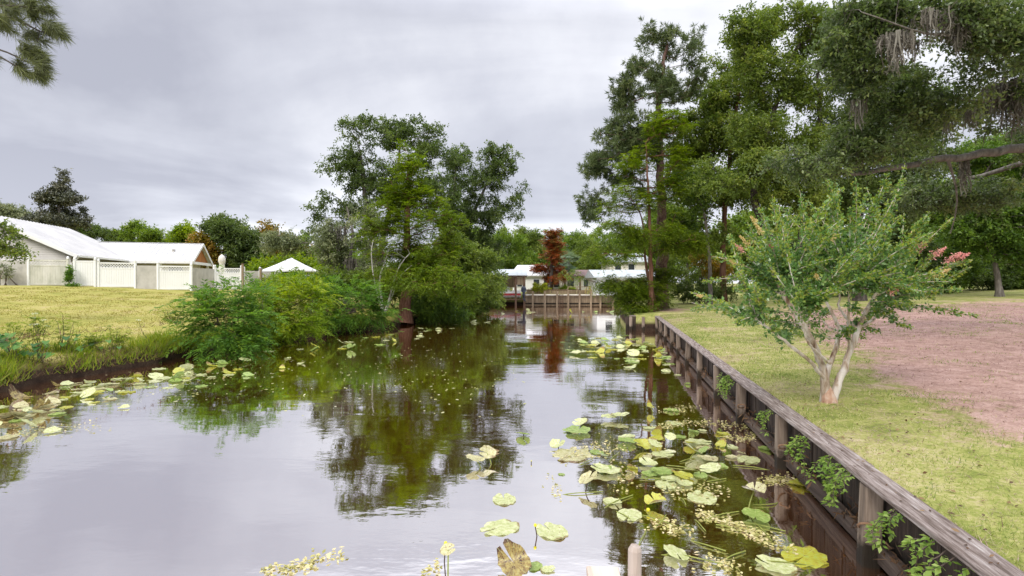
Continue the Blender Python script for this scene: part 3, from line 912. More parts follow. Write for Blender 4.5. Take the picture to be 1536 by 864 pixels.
# white tent-roofed gazebo
def build_gazebo():
    Y = 50.0; p = W(437, 425, Y); z = gz(p[0], p[1])
    root = tag(empty('gazebo', (p[0], p[1], z)), 'small gazebo with white pyramid roof and grey curtain among shrubs', 'gazebo')
    e_, a_ = 3.72 - z, 4.90 - z
    s = 1.95
    r = MB()
    rng_ = [(-s, -s), (s, -s), (s, s), (-s, s)]
    # eight faces give the soft tent folds
    ring = [(-s, -s), (0, -s * 1.05), (s, -s), (s * 1.05, 0), (s, s), (0, s * 1.05), (-s, s), (-s * 1.05, 0)]
    vs = [(x, y, e_ - (0 if i % 2 else .06)) for i, (x, y) in enumerate(ring)] + [(x * .5, y * .5, e_ + (a_ - e_) * .44) for x, y in ring] + [(0, 0, a_)] + [(x, y, e_ - .16) for x, y in ring]
    fs = [(i, (i + 1) % 8, 8 + (i + 1) % 8, 8 + i) for i in range(8)] + [(8 + i, 8 + (i + 1) % 8, 16) for i in range(8)] + [(17 + i, 17 + (i + 1) % 8, (i + 1) % 8, i) for i in range(8)]
    r.add(vs, fs).build('roof', M['white'], root)
    for x, y in rng_:
        MB().box(x * .93 - .06, x * .93 + .06, y * .93 - .06, y * .93 + .06, 0, e_ - .05).build('post', M['dark'], root)
    MB().box(-s * .9, s * .9, -s * .93 - .03, -s * .93 + .03, e_ - .32, e_ - .10).build('beam', M['dark'], root)
    c = MB()
    for i in range(7):
        c.box(.25 + i * .11, .35 + i * .11, -s * .9 + .05 * (i % 2), -s * .9 + .06 + .05 * (i % 2), .2, e_ - .30)
    c.build('curtain', M['roof_grey'], root)
build_gazebo()

def build_shed():
    Y = 54.0; p = W(478, 425, Y); z = gz(p[0], p[1])
    root = tag(empty('shed', (p[0], p[1], z)), 'small open shed with pale sloping roof right of white gazebo', 'shed')
    h = 3.35 - z
    MB().slab([(-1.0, -1, h - .05), (.75, -1, h + .12), (.75, 1.4, h + .12), (-1.0, 1.4, h - .05)], .07).build('roof', M['roof_grey'], root)
    q = MB(); q.slab([(.75, -1, h + .12), (1.6, -1, h - .75), (1.6, 1.4, h - .75), (.75, 1.4, h + .12)], .07); q.build('roof_slope', M['dark'], root)
    for x in (-.8, .6, 1.4):
        MB().box(x - .07, x + .07, -.9, -.76, 0, h - (.1 if x < 1 else .72)).build('post', M['brown_wood'], root)
    MB().box(-.8, 1.4, 1.1, 1.2, 0, h - .75).build('back_wall', M['brown_wood'], root)
    p2 = W(512, 421, 53.0); z2 = gz(p2[0], p2[1])
    r2 = tag(empty('covered_pile', (p2[0], p2[1], z2)), 'low heap under a mauve tarpaulin right of the small open shed', 'heap')
    hp = 3.02 - z2
    tp = MB().slab([(-.9, -.6, hp), (1.0, -.6, hp - .55), (1.0, .6, hp - .6), (-.9, .6, hp)], .05); tp.build('tarpaulin', M['clay'], r2)
    MB().box(-.8, .8, -.5, .5, 0, hp - .55).build('heap_core', M['brown_wood'], r2)
build_shed()

# ------------------------------------------------------------------ far end of the canal
def build_far_wall():
    Y = 60.85
    x0, x1 = 1.3, 11.8
    root = tag(empty('far_seawall', (x0, Y, 0)), 'timber seawall with walkway and upright posts across the far canal end', 'seawall')
    p = MB(); x = 0
    rng = np.random.default_rng(8)
    while x < x1 - x0:
        p.box(x, x + .29, 0.0, .05, -.9, 1.10 + rng.uniform(-.015, .015)); x += .3
    p.build('plank_wall', M['tan_wood'], root)
    MB().box(0, x1 - x0, -.07, -.004, .12, .26).build('wale', M['plank'], root)
    MB().box(-.1, x1 - x0 + .1, -.35, 1.5, 1.12, 1.22).build('walkway', M['deck'], root)
    for px in (799, 817, 835.5, 852, 869, 886, 900, 919):
        xx = (px - 768) / FOC * (Y - .3) - x0
        MB().box(xx - .10, xx + .10, -.60, -.40, -.9, 1.62 if px < 915 else 1.9).build('post', M['tan_wood'], root)
    xl = (841 - 768) / FOC * Y - x0
    l = MB()
    for s in (-.22, .22): l.box(xl + s - .03, xl + s + .03, -.50, -.44, -.3, 1.25)
    for zz in np.arange(.1, 1.2, .27): l.box(xl - .19, xl + .19, -.49, -.45, zz, zz + .06)
    l.build('ladder', M['brown_wood'], root)
    b = tag(empty('deck_fence', (x0 + .4, 63.3, 1.2)), 'low brown timber planter wall behind the far walkway', 'barrier')  # low brown timber wall fencing the deck, not a plant box
    q = MB(); x = 0
    while x < 6.4: q.box(x, x + .95, 0, .12, 0, .50); x += 1.0
    q.build('fence_panel', M['tan_wood'], b)
    MB().box(-.05, 6.5, -.05, .17, .502, .58).build('fence_cap', M['brown_wood'], b)
    for xx in np.arange(2.6, 11.0, 1.6):
        pass
    # railing at the right of the walkway
    r = tag(empty('deck_railing', (6.6, 63.0, 1.2)), 'weathered timber railing at the right end of the far walkway', 'railing')
    for xx in np.arange(0, 5.6, 1.1): MB().box(xx - .05, xx + .05, -.05, .05, 0, .85).build('baluster_post', M['tan_wood'], r)
    MB().box(-.05, 5.6, -.06, .06, .852, .92).build('top_rail', M['tan_wood'], r)
    MB().box(-.05, 5.6, -.07, -.052, .40, .49).build('mid_rail', M['tan_wood'], r)
build_far_wall()

def build_boathouse():
    Y = 59.2
    root = tag(empty('boathouse', (-3.9, Y, 0)), 'open boathouse on brown posts with pale metal roof', 'boathouse')
    xr = 5.62; ev, rg = 3.42, 4.12; d = 4.6
    q = MB()
    q.slab([(-.3, -.35, ev), (xr, -.35, ev), (xr, d / 2, rg), (-.3, d / 2, rg)], .09)
    q.slab([(-.3, d / 2, rg), (xr, d / 2, rg), (xr, d + .35, ev), (-.3, d + .35, ev)], .09)
    for xx in np.arange(0, xr, .5): q.bar((xx, -.35, ev + .015), (xx, d / 2, rg + .015), .03, .04)
    q.build('roof', M['roof_grey'], root)
    g = MB(); g.add([(xr - .3, 0.1, ev - .02), (xr - .3, d - .1, ev - .02), (xr - .3, d / 2, rg - .16)], [(0, 1, 2)]); g.build('gable_panel', M['brown_wood'], root)
    MB().box(-.3, xr - .05, -.12, -.02, ev - .25, ev - .07).build('beam', M['brown_wood'], root)
    for xx in (.2, 4.32, 5.28):
        for yy in (0, d):
            MB().box(xx - .11, xx + .11, yy - .11, yy + .11, -.9, ev - .10).build('post', M['brown_wood'], root)
    MB().box(4.4, 5.2, .02, .07, ev - 1.08, ev - .27).build('side_board', M['tan_wood'], root)
    MB().box(.1, 4.2, d - .1, d, 2.0, ev - .1).build('back_board', M['tan_wood'], root)
    MB().box(-.2, 5.2, 1.0, 3.6, .62, .74).build('lift_platform', M['brown_wood'], root)
    # boat on the lift
    b = tag(empty('motorboat', (-2.9, Y + 2.3, .76)), 'white motorboat with red stripe resting in the open boathouse', 'boat')
    n = 14; L = 3.9
    st_ = []
    for i in range(n):
        t = i / (n - 1); x = t * L
        wv = .95 * (1 - (1 - min(1, t * 1.6)) ** 2.2) + .02
        st_.append([(x, -wv, .92), (x, -wv * .98, .60), (x, -wv * .92, .36), (x, -wv * .55, .10), (x, 0, .0 + .25 * (1 - min(1, t * 2)) ** 2), (x, wv * .55, .10), (x, wv * .92, .36), (x, wv * .98, .60), (x, wv, .92)])
    V = [p_ for s_ in st_ for p_ in s_]
    F = [(i * 9 + j, i * 9 + j + 1, (i + 1) * 9 + j + 1, (i + 1) * 9 + j) for i in range(n - 1) for j in range(8)]
    F += [tuple(range((n - 1) * 9, n * 9))]
    h = MB().add(V, F); h.add([(p_[0], p_[1] * .96, .84) for s_ in st_ for p_ in (s_[0], s_[8])], [(2 * i, 2 * i + 1, 2 * i + 3, 2 * i + 2) for i in range(n - 1)])
    hu = h.build('hull', M['white'], b, smooth=False)
    s_ = MB()
    for sg in (-1, 1):
        pts = [((st_[i][1][0]), sg * (abs(st_[i][1][1]) + .012), .60) for i in range(n)]
        lo = [((st_[i][2][0]), sg * (abs(st_[i][2][1]) + .014), .36) for i in range(n)]
        s_.add(pts + lo, [(i, i + 1, n + i + 1, n + i) for i in range(n - 1)])
    s_.build('stripe', M['red'], b)
    c = MB().box(1.7, 2.6, -.4, .4, .84, 1.35); c.build('console', M['white'], b, bevel=.05)
    # outboard motor hanging behind the post
    m_ = tag(empty('outboard_motor', (1.28, Y - .35, .55)), 'navy blue outboard motor tilted beside the boathouse post', 'outboard motor')
    MB().lathe([(.16, .95), (.25, 1.0), (.29, 1.2), (.27, 1.45), (.17, 1.6), (.03, 1.63)], (0, 0, 0), 12).build('cowling', M['navy'], m_, smooth=True)
    MB().tube([(0, 0, .95), (.02, 0, .5), (.05, 0, .12)], [.15, .10, .07], 10).build('shaft', M['navy'], m_, smooth=True)
    MB().box(-.06, .28, -.02, .02, .38, .42).bar((.05, 0, .14), (.22, 0, -.04), .04, .14).build('skeg', M['dark'], m_)
    pr = MB()
    for k in range(3):
        a = k * 2.094; pr.bar((.17, 0, .12), (.20, .14 * math.cos(a), .12 + .14 * math.sin(a)), .07, .015, up=(0, .3, 1))
    pr.build('propeller', M['dark'], m_)
build_boathouse()

def simple_house(name, label, cx, Y, w, d, g, ev, rg, wallm, roofm, ridge='x', wins=(), hip=0.0, posts=()):
    root = tag(empty(name, (cx, Y, g)), label, 'house')
    e_, r_ = ev - g, rg - g
    MB().box(-w / 2, w / 2, 0, d, -.1, e_ - .08).build('wall', M[wallm], root)
    q = MB(); o = .45
    x0, x1, y0, y1 = -w / 2 - o, w / 2 + o, -o, d + o
    ym = d / 2
    h = hip * w
    q.add([(x0, y0, e_), (x1, y0, e_), (x1 - h, ym, r_), (x0 + h, ym, r_), (x0, y1, e_), (x1, y1, e_)] + [(x0, y0, e_ - .12), (x1, y0, e_ - .12), (x0, y1, e_ - .12), (x1, y1, e_ - .12)],
          [(0, 1, 2, 3), (5, 4, 3, 2), (1, 5, 2), (4, 0, 3), (6, 7, 1, 0), (7, 9, 5, 1), (9, 8, 4, 5), (8, 6, 0, 4)])
    q.build('roof', M[roofm], root)
    for x, z0, ww, hh in wins:
        fr = MB().box(x - ww / 2, x + ww / 2, -.06, -.003, z0, z0 + hh).build('window', M['white'], root)
        MB().box(x - ww / 2 + .08, x + ww / 2 - .08, -.08, -.062, z0 + .08, z0 + hh - .08).build('pane', M['glass'], fr)
    for x in posts:
        MB().box(x - .1, x + .1, -1.6, -1.4, 0, e_ - .1).build('porch_post', M['brown_wood'], root)
    return root
simple_house('house', 'white house with bright hipped metal roof behind the boathouse and red tree', 2.6, 70, 5.0, 6, 1.3, 3.55, 5.0, 'white', 'roof', wins=[(-1.6, .7, .8, 1.1), (.6, .7, .9, 1.1), (1.9, 0.1, .8, 1.9)], hip=.22, posts=(-2.2, 2.3))
simple_house('house', 'low brown porch-fronted house right of the rust red tree', 8.0, 72, 7.0, 6, 1.3, 3.5, 4.4, 'cream', 'clay', wins=[(-2, .6, .9, 1.2), (0, .2, .9, 1.9), (2.2, .6, 1.2, 1.2)], hip=.1, posts=(-3, -1, 1, 3))
simple_house('house', 'white house with grey metal roof half hidden behind the bright green cypress', 13.2, 59.5, 7.4, 7, 1.3, 3.25, 4.1, 'white', 'roof_grey', wins=[(-2.4, .5, .9, 1.2), (0.2, .5, 1.6, 1.2), (2.3, .5, .9, 1.2)])
simple_house('house', 'pale tall house glimpsed between the cypress and pine trunks', 16.6, 76, 5.4, 7, 1.3, 5.6, 7.0, 'cream', 'roof_grey', wins=[(-1.5, 2.6, 1.0, 1.4), (0.4, 2.6, 1.0, 1.4)])
simple_house('house', 'pale building glimpsed low through the dark trees beyond the right lawn', 42, 62, 14, 7, 2.2, 4.4, 5.4, 'white', 'roof_grey', wins=[(-4, .6, 1.2, 1.2), (0, .6, 1.2, 1.2), (4, .6, 1.2, 1.2)])
# ------------------------------------------------------------------ trees
def base_at(px, Y, z=None):
    x = (px - 768) / FOC * Y
    return np.array((x, Y, (gz(x, Y) if z is None else z) - .05))

def tr(b, pxs, r0, r1, Y):
    """a trunk from its base through points given where they show"""
    return ([b] + [W(px, py, Y + dy) for px, py, dy in pxs], r0, r1)

# --- left bank, middle distance
b = base_at(607, 32, .15)
plant('bald_cypress', 'bright green feathery bald cypress with reddish trunk at the left water edge', 'tree', b,
      [tr(b, [(609, 430, 0), (611, 330, 0), (613, 235, 0)], .34, .05, 32)],
      [Lb(612, 252, 26, 36, 32), Lb(600, 300, 46, 34, 32), Lb(630, 290, 34, 40, 32), Lb(570, 340, 34, 26, 32), Lb(640, 340, 56, 44, 32), Lb(600, 380, 56, 26, 32, -.5), Lb(660, 385, 50, 30, 32), Lb(650, 418, 70, 28, 32, -1.5), Lb(590, 415, 40, 16, 32, -1.0), Lb(690, 430, 32, 26, 32, -.5)],
      'cypress', n=700, bark='bark_red', seed=11, K=8, Mn=16, Rr=.68, mode='pinnate', L=.19, Wd=.058, droop=.35, flat=.45, gap=.46, freq=.9, shell=1.9)
b = base_at(566, 43)
plant('live_oak', 'tall dark oak with ragged crown behind the bright green cypress', 'tree', b,
      [tr(b, [(562, 380, 0), (548, 300, 0), (540, 225, 0)], .38, .08, 43), tr(b, [(572, 370, 0), (592, 290, 0), (602, 210, 0)], .30, .07, 43)],
      [Lb(548, 212, 42, 34, 43), Lb(600, 205, 48, 30, 43), Lb(515, 255, 34, 40, 43), Lb(650, 225, 46, 36, 43), Lb(500, 310, 34, 28, 43), Lb(560, 270, 60, 40, 43), Lb(630, 290, 60, 45, 43), Lb(545, 340, 40, 40, 43), Lb(490, 345, 22, 22, 43)],
      'oak_dark', n=600, bark='bark_grey', seed=12, K=6, Mn=14, Rr=.64, L=.20, Wd=.10, gap=.49, freq=.6, outw=.6)
b = base_at(690, 49)
plant('live_oak', 'dark spreading oak leaning out to the right over the far canal', 'tree', b,
      [tr(b, [(692, 390, 0), (705, 330, 0), (738, 260, 0)], .38, .07, 49), tr(b, [(690, 380, 0), (680, 310, 0), (684, 250, 0)], .26, .06, 49)],
      [Lb(745, 245, 36, 26, 49), Lb(768, 290, 20, 24, 49), Lb(715, 275, 44, 36, 49), Lb(745, 330, 32, 24, 49), Lb(690, 330, 50, 44, 49), Lb(720, 375, 40, 34, 49), Lb(695, 250, 30, 28, 49)],
      'oak_dark', n=540, bark='bark_grey', seed=13, K=6, Mn=14, Rr=.64, L=.21, Wd=.10, gap=.49, freq=.6, outw=.6)
b = base_at(520, 38)
plant('mossy_tree', 'sparse mossy grey tree with leaning limbs left of the bright cypress', 'tree', b,
      [tr(b, [(515, 410, 0), (498, 385, 0), (470, 365, 0)], .16, .04, 38), tr(b, [(524, 400, 0), (530, 350, 0), (520, 310, 0)], .18, .05, 38)],
      [Lb(505, 365, 34, 34, 38), Lb(460, 368, 34, 16, 38), Lb(540, 350, 30, 50, 38), Lb(420, 362, 24, 20, 38), Lb(535, 400, 36, 26, 38)],
      'far_grey', n=200, bark='bark_grey', seed=14, K=6, Mn=14, Rr=.6, L=.18, Wd=.09, gap=.44)
b = base_at(576, 31)
plant('dead_snag', 'bare whitish dead tree with forking limbs beside the reddish cypress trunk', 'tree', b,
      [tr(b, [(568, 420, 0), (578, 390, 0), (585, 372, .2)], .10, .03, 31), tr(b, [(562, 425, 0), (556, 385, 0), (560, 360, 0)], .07, .02, 31), tr(b, [(590, 425, -.3), (600, 395, -.3), (615, 380, -.3)], .07, .02, 31), tr(b, [(600, 412, -.3), (612, 402, -.3), (618, 398, -.3)], .05, .015, 31)],
      [Lb(590, 375, 30, 14, 31), Lb(555, 365, 14, 14, 31)],
      'dead', n=14, bark='snag', seed=15, K=2, Mn=2, Rr=.3, L=.06, Wd=.03, r_tip=.012, parts=('trunk', 'crown'))
b = base_at(690, 38)
plant('broadleaf_tree', 'leafy mid green tree low on the bank right of the bright cypress', 'tree', b,
      [tr(b, [(688, 420, 0), (680, 370, 0)], .16, .05, 38)],
      [Lb(672, 375, 34, 30, 38), Lb(705, 400, 40, 30, 38), Lb(735, 410, 22, 30, 38), Lb(650, 440, 40, 20, 38)],
      'green', n=300, seed=16, K=6, Mn=15, Rr=.65, L=.2, Wd=.10, gap=.40, freq=.7)

# --- shrubs on the left bank, each standing where it grows
def shrub(name, label, px, Y, lobes, leaf, n, seed, group='shrubs along the left bank', cat='shrub', bark='twig', stems=5, sr=.03, zb=None, spread=.25, **fk):
    b = base_at(px, Y, zb)
    rng = np.random.default_rng(seed + 500)
    tk = []
    for k in range(stems):
        c, r = lobes[k % len(lobes)]
        e_ = np.array(c) + rng.normal(size=3) * np.array(r) * .3
        m_ = b * .5 + e_ * .5 + rng.normal(size=3) * .12
        tk.append(([b + rng.normal(size=3) * np.array((spread, spread, 0)), m_, e_], sr, sr * .35))
    kw = dict(K=5, Mn=13, Rr=.45, L=.12, Wd=.06)
    kw.update(fk)
    return plant(name, label, cat, b, tk, lobes, leaf, n=n, bark=bark, group=group, seed=seed, r_tip=.006, parts=('stems', 'foliage'), **kw)

FR = dict(mode='pinnate', K=5, Mn=26, Rr=.80, L=.19, Wd=.055, droop=.35, flat=.45, outw=.8, crnd=.5)
shrub('mimosa_shrub', 'big fern-leaved mimosa shrub overhanging the left bank, nearest of the bushes', 345, 18.2,
      [Lb(340, 462, 58, 40, 18.2), Lb(325, 498, 40, 24, 18.2, -.6), Lb(375, 488, 34, 30, 18.2, -.3), Lb(310, 452, 22, 18, 18.2, .3), Lb(350, 510, 34, 12, 18.2, -.9)], 'frond', 150, 21, **FR)
shrub('mimosa_shrub', 'yellow green feathery mimosa shrub behind the nearest overhanging bush', 425, 22.5,
      [Lb(420, 450, 44, 32, 22.5), Lb(445, 482, 42, 20, 22.5, -.5), Lb(395, 452, 28, 18, 22.5, .5), Lb(470, 445, 26, 20, 22.5)], 'lime', 150, 22, **FR)
shrub('mimosa_shrub', 'blue green leafy shrub reaching over the water left of cypress trunk', 520, 26.5,
      [Lb(520, 452, 46, 34, 26.5), Lb(562, 462, 30, 24, 26.5, .5), Lb(490, 478, 36, 18, 26.5, -.6), Lb(540, 440, 30, 16, 26.5)], 'frond', 170, 23, **FR)
shrub('bank_shrub', 'low pale shrub growing in the gap between the two feathery mimosa bushes', 462, 30,
      [Lb(462, 432, 34, 14, 30), Lb(430, 428, 26, 12, 30)], 'lime', 110, 24, L=.16, Wd=.08)
shrub('bank_shrub', 'tall mid green bush filling behind the dead snag and the cypress trunk', 590, 35,
      [Lb(560, 430, 40, 26, 35), Lb(605, 425, 40, 26, 35), Lb(500, 425, 40, 20, 35)], 'green', 220, 29, L=.2, Wd=.1, Rr=.55)
shrub('bank_shrub', 'grassy lime bush between the gazebo and the mossy tree', 485, 34,
      [Lb(480, 428, 40, 16, 34), Lb(440, 424, 30, 12, 34)], 'frond', 110, 30, L=.18, Wd=.08)
shrub('bank_shrub', 'dark rounded shrub at the foot of the reddish cypress trunk', 640, 33.5,
      [Lb(640, 462, 30, 22, 33.5, -.5), Lb(670, 470, 30, 14, 33.5), Lb(655, 450, 30, 18, 33.5)], 'cypress_deep', 200, 25, L=.18, Wd=.08)
shrub('bank_shrub', 'dense dark bush overhanging water left of the boathouse', 715, 44,
      [Lb(712, 440, 30, 30, 44), Lb(738, 428, 18, 28, 44, 1), Lb(690, 455, 26, 18, 44, -1.5), Lb(735, 452, 12, 12, 44, -.5)], 'green', 240, 26, L=.22, Wd=.11, Rr=.6)
shrub('bank_shrub', 'pale lime bush leaning over the bank between cypress trunk and boathouse', 668, 37,
      [Lb(665, 440, 36, 16, 37, -1), Lb(690, 428, 26, 16, 37, -1)], 'cypress', 150, 27, L=.2, Wd=.08)
shrub('bank_shrub', 'small yellow-leaved bush in front of the white gazebo', 420, 46,
      [Lb(425, 415, 18, 9, 46), Lb(448, 408, 12, 8, 47), Lb(405, 424, 22, 8, 46), Lb(470, 424, 24, 8, 46)], 'lime', 70, 28, L=.18, Wd=.09)

# --- right bank
b = base_at(990, 33.5)
plant('pine', 'tallest pine with open dark crown at the end of the bulkhead', 'tree', b,
      [tr(b, [(993, 380, 0), (990, 250, 0), (986, 150, 0), (1000, 70, 0)], .40, .09, 33.5)],
      [Lb(1018, 70, 34, 26, 33.5), Lb(965, 95, 32, 30, 33.5), Lb(1000, 130, 48, 32, 33.5), Lb(925, 170, 34, 24, 33.5), Lb(920, 225, 42, 34, 33.5), Lb(965, 200, 40, 40, 33.5), Lb(890, 245, 18, 24, 33.5), Lb(900, 305, 38, 20, 33.5, 1), Lb(1030, 110, 26, 30, 33.5), Lb(872, 318, 16, 16, 33.5, 1), Lb(950, 140, 30, 26, 33.5), Lb(940, 270, 36, 26, 33.5), Lb(985, 60, 30, 22, 33.5), Lb(1040, 62, 14, 16, 33.5)],
      'pine', n=400, bark='bark_pine', seed=31, K=6, Mn=24, Rr=.42, mode='needle', L=.32, Wd=.04, flat=.9, gap=.48, freq=.8, bow=.02, shell=1.8)
b = base_at(977, 30.5)
plant('bald_cypress', 'bright lime cypress with drooping layered boughs beside the tall pine', 'tree', b,
      [tr(b, [(976, 400, 0), (974, 320, 0), (968, 215, 0)], .16, .03, 30.5), tr(b + (.4, .2, 0), [(968, 400, .3), (966, 340, .3), (950, 290, .3)], .11, .02, 30.5)],
      [Lb(1000, 190, 34, 24, 30.5), Lb(955, 245, 30, 28, 30.5), Lb(940, 300, 42, 20, 30.5), Lb(1000, 300, 32, 26, 30.5), Lb(925, 345, 38, 16, 30.5), Lb(985, 355, 46, 22, 30.5), Lb(905, 380, 46, 14, 30.5, -.5), Lb(870, 410, 28, 10, 30.5, -.8), Lb(1010, 250, 30, 30, 30.5), Lb(930, 425, 40, 12, 30.5, .5), Lb(1030, 360, 30, 26, 30.5)],
      'cypress', n=600, bark='bark_red', seed=32, K=8, Mn=16, Rr=.70, mode='pinnate', L=.18, Wd=.058, droop=.5, flat=.3, gap=.46, freq=.8)
shrub('cypress_shrub', 'drooping cypress bush hanging over the corner of the bulkhead', 950, 31,
      [Lb(962, 438, 32, 22, 31), Lb(935, 448, 18, 14, 31), Lb(985, 448, 20, 16, 31), Lb(955, 460, 26, 9, 31, -.4), Lb(990, 418, 26, 20, 32)], 'cypress', 300, 33, group='shrubs on the right bank', mode='pinnate', K=5, Mn=16, Rr=.6, L=.18, Wd=.06, droop=.6, flat=.3)
b = base_at(1085, 38)
plant('water_oak', 'tall mid green broadleaf tree right of the pine with reddish bare trunk', 'tree', b,
      [tr(b, [(1084, 380, 0), (1088, 300, 0), (1100, 180, 0), (1120, 80, 0)], .22, .08, 38)],
      [Lb(1060, 160, 44, 40, 38), Lb(1100, 110, 40, 50, 38), Lb(1060, 220, 60, 46, 38), Lb(1120, 200, 60, 60, 38), Lb(1030, 240, 40, 40, 38), Lb(1135, 60, 44, 40, 38), Lb(1110, 280, 60, 30, 38), Lb(1050, 300, 40, 22, 38), Lb(1030, 190, 36, 30, 38), Lb(1050, 350, 50, 24, 38)],
      'green', n=740, bark='bark_red', seed=34, K=6, Mn=16, Rr=.72, L=.2, Wd=.10, gap=.43, freq=.5)
b = base_at(1066, 36)
plant('water_oak', 'slim grey-trunked tree between the pine and the reddish trunk', 'tree', b,
      [tr(b, [(1064, 380, 0), (1056, 320, 0), (1040, 280, 0)], .15, .05, 36)],
      [Lb(1035, 285, 34, 30, 36), Lb(1065, 260, 30, 30, 36), Lb(1020, 330, 26, 20, 36)],
      'cypress_deep', n=170, bark='bark_grey', seed=35, K=6, Mn=14, Rr=.65, L=.17, Wd=.08, gap=.48)
b = base_at(1195, 30)
plant('water_oak', 'large yellow green broadleaf with dark leaning trunk behind the flowering tree', 'tree', b,
      [tr(b, [(1150, 345, 0), (1128, 300, 0), (1150, 200, 0), (1185, 90, 0)], .30, .08, 30), tr(b, [(1205, 330, .5), (1230, 220, .5), (1225, 110, .5)], .26, .08, 30)],
      [Lb(1190, 50, 50, 44, 30), Lb(1150, 110, 46, 46, 30), Lb(1210, 130, 50, 50, 30), Lb(1150, 190, 56, 44, 30), Lb(1110, 250, 60, 28, 30, -1), Lb(1200, 230, 60, 46, 30), Lb(1235, 60, 44, 50, 30), Lb(1080, 270, 36, 18, 30, -1.5), Lb(1120, 50, 34, 34, 30), Lb(1180, 290, 60, 30, 30)],
      'green', n=820, bark='bark_dark', seed=36, K=6, Mn=16, Rr=.64, L=.17, Wd=.085, gap=.42, freq=.55)
b = base_at(1290, 34)
plant('live_oak', 'dark dense oak filling the gap behind the mossy boughs', 'tree', b,
      [tr(b, [(1285, 360, 0), (1290, 260, 0), (1280, 120, 0)], .30, .1, 34), tr(b, [(1300, 330, 0), (1340, 260, 0), (1370, 180, 0)], .2, .07, 34)],
      [Lb(1290, 70, 60, 60, 34), Lb(1330, 150, 60, 50, 34), Lb(1280, 200, 60, 50, 34), Lb(1350, 250, 60, 40, 34), Lb(1390, 180, 50, 50, 34), Lb(1300, 290, 60, 26, 34), Lb(1270, 250, 46, 34, 34), Lb(1370, 310, 50, 30, 34)],
      'oak_dark', n=700, bark='bark_dark', seed=37, K=6, Mn=16, Rr=.72, L=.2, Wd=.095, gap=.42, freq=.5)

# --- live oak whose boughs reach in from the right
def near_oak():
    Y0 = 13.5
    b = np.array((17.5, 14.5, gz(17.5, 14.5) - .1))
    top = b + (-.4, 0, 4.2)
    limbs = [([b, b + (-.1, 0, 1.6), b + (-.3, 0, 3.2), top], .55, .36),
             ([top - (0, 0, .8), W(1690, 195, 14), W(1536, 222, 13.4), W(1420, 238, 13), W(1340, 252, 12.8), W(1280, 262, 12.6), W(1235, 262, 12.5)], .20, .035),
             ([W(1420, 238, 13), W(1440, 300, 13.6), W(1425, 350, 14)], .03, .012),
             ([top, W(1640, 150, 13), W(1536, 145, 12.6), W(1450, 158, 12.3), W(1380, 120, 12.2)], .13, .012),
             ([top, W(1640, 60, 12), W(1536, 42, 11), W(1450, 55, 10.8), W(1370, 52, 10.5), W(1290, 20, 10.4)], .13, .008),
             ([W(1690, 195, 14), W(1560, 235, 15), W(1480, 262, 15.5), W(1400, 280, 15.8), W(1370, 310, 16)], .10, .03),
             ([top, b + (-1.2, 1.5, 7.5)], .30, .15)]
    lobes = [Lb(1500, 60, 70, 60, 11.2), Lb(1410, 40, 80, 44, 11), Lb(1320, 30, 70, 40, 11.2), Lb(1500, 165, 60, 34, 12.6), Lb(1420, 170, 60, 32, 12.4), Lb(1350, 150, 60, 36, 12.4),
             Lb(1290, 215, 60, 30, 12.6), Lb(1400, 225, 60, 22, 13), Lb(1200, 245, 60, 26, 12.6), Lb(1300, 110, 50, 34, 12), Lb(1260, 60, 30, 40, 12), Lb(1470, 290, 50, 22, 15.2), Lb(1395, 290, 44, 22, 15.5), Lb(1540, 120, 40, 50, 12), Lb(1600, 60, 60, 70, 12), Lb(1600, 200, 60, 60, 13.5)]
    rng = np.random.default_rng(41)
    root = tag(empty('live_oak', b), 'huge live oak reaching in from the right edge with long low bough and moss', 'tree')
    cl = lobes_to_clumps(lobes, 620, rng, .47, 1.1)
    q = grow(limbs, cl, rng, .35, .006, .1, k_path=.35, up_pen=.5)
    cen = np.mean([c for c, r in lobes], axis=0)
    V, F, rr, tw = foliage(cl, cen, rng, K=9, Mn=17, Rr=.40, L=.095, Wd=.046, droop=.3, flat=.5, outw=.3, twig=.004)
    q.add(*tw)
    q.build('trunk', M['bark_grey'], root, b, smooth=True)
    f = Quads(); f.add(V, F, rr); f.build('crown', LEAF['oak_grey'], root, b)
near_oak()

# --- spanish moss hanging from the boughs
def moss(px, py, Y, w, h, n, label, seed, group='spanish moss hanging from the boughs'):
    rng = np.random.default_rng(seed)
    c = W(px, py, Y)
    q = Quads()
    ww, hh = w / FOC * Y, h / FOC * Y
    for k in range(int(n * 1.8)):
        x = np.clip(rng.normal(), -1.6, 1.6) * ww * .36
        L = hh * rng.uniform(.35, 1.0) * math.exp(-(x / ww) ** 2 * 2)
        m = 7
        t = np.linspace(0, 1, m)
        ph = rng.uniform(0, 6, 2)
        P = np.stack((x + .05 * np.sin(t * 5 + ph[0]) * t * hh + rng.normal() * .04 * t, rng.normal() * ww * .2 + .05 * np.sin(t * 4 + ph[1]) * t * hh, -t * L), 1)
        wd = hh * .019 * (1 - t * .75) * (.7 + .6 * rng.random(m)) + .004
        a = rng.uniform(0, math.pi)
        s = np.array((math.cos(a), math.sin(a), 0))
        V = np.concatenate((P - s * wd[:, None], P + s * wd[:, None]))
        F = np.stack((np.arange(m - 1), np.arange(m - 1) + 1, np.arange(m - 1) + 1 + m, np.arange(m - 1) + m), -1)
        q.add(V, F, np.full(m - 1, rng.random()))
        # fine curls along the strand
        j = rng.integers(0, m, 10)
        Vl, Fl = leaf_quads(P[j], nrm(rng.normal(size=(10, 3)) - (0, 0, 1.0)), rng.normal(size=(10, 3)), np.full(10, hh * .12), np.full(10, hh * .02), 0)
        q.add(Vl, Fl, rng.random(10))
    o = q.build('spanish_moss', M['moss'])
    o.location = [float(v) for v in c]
    tag(o, label, 'moss', group)
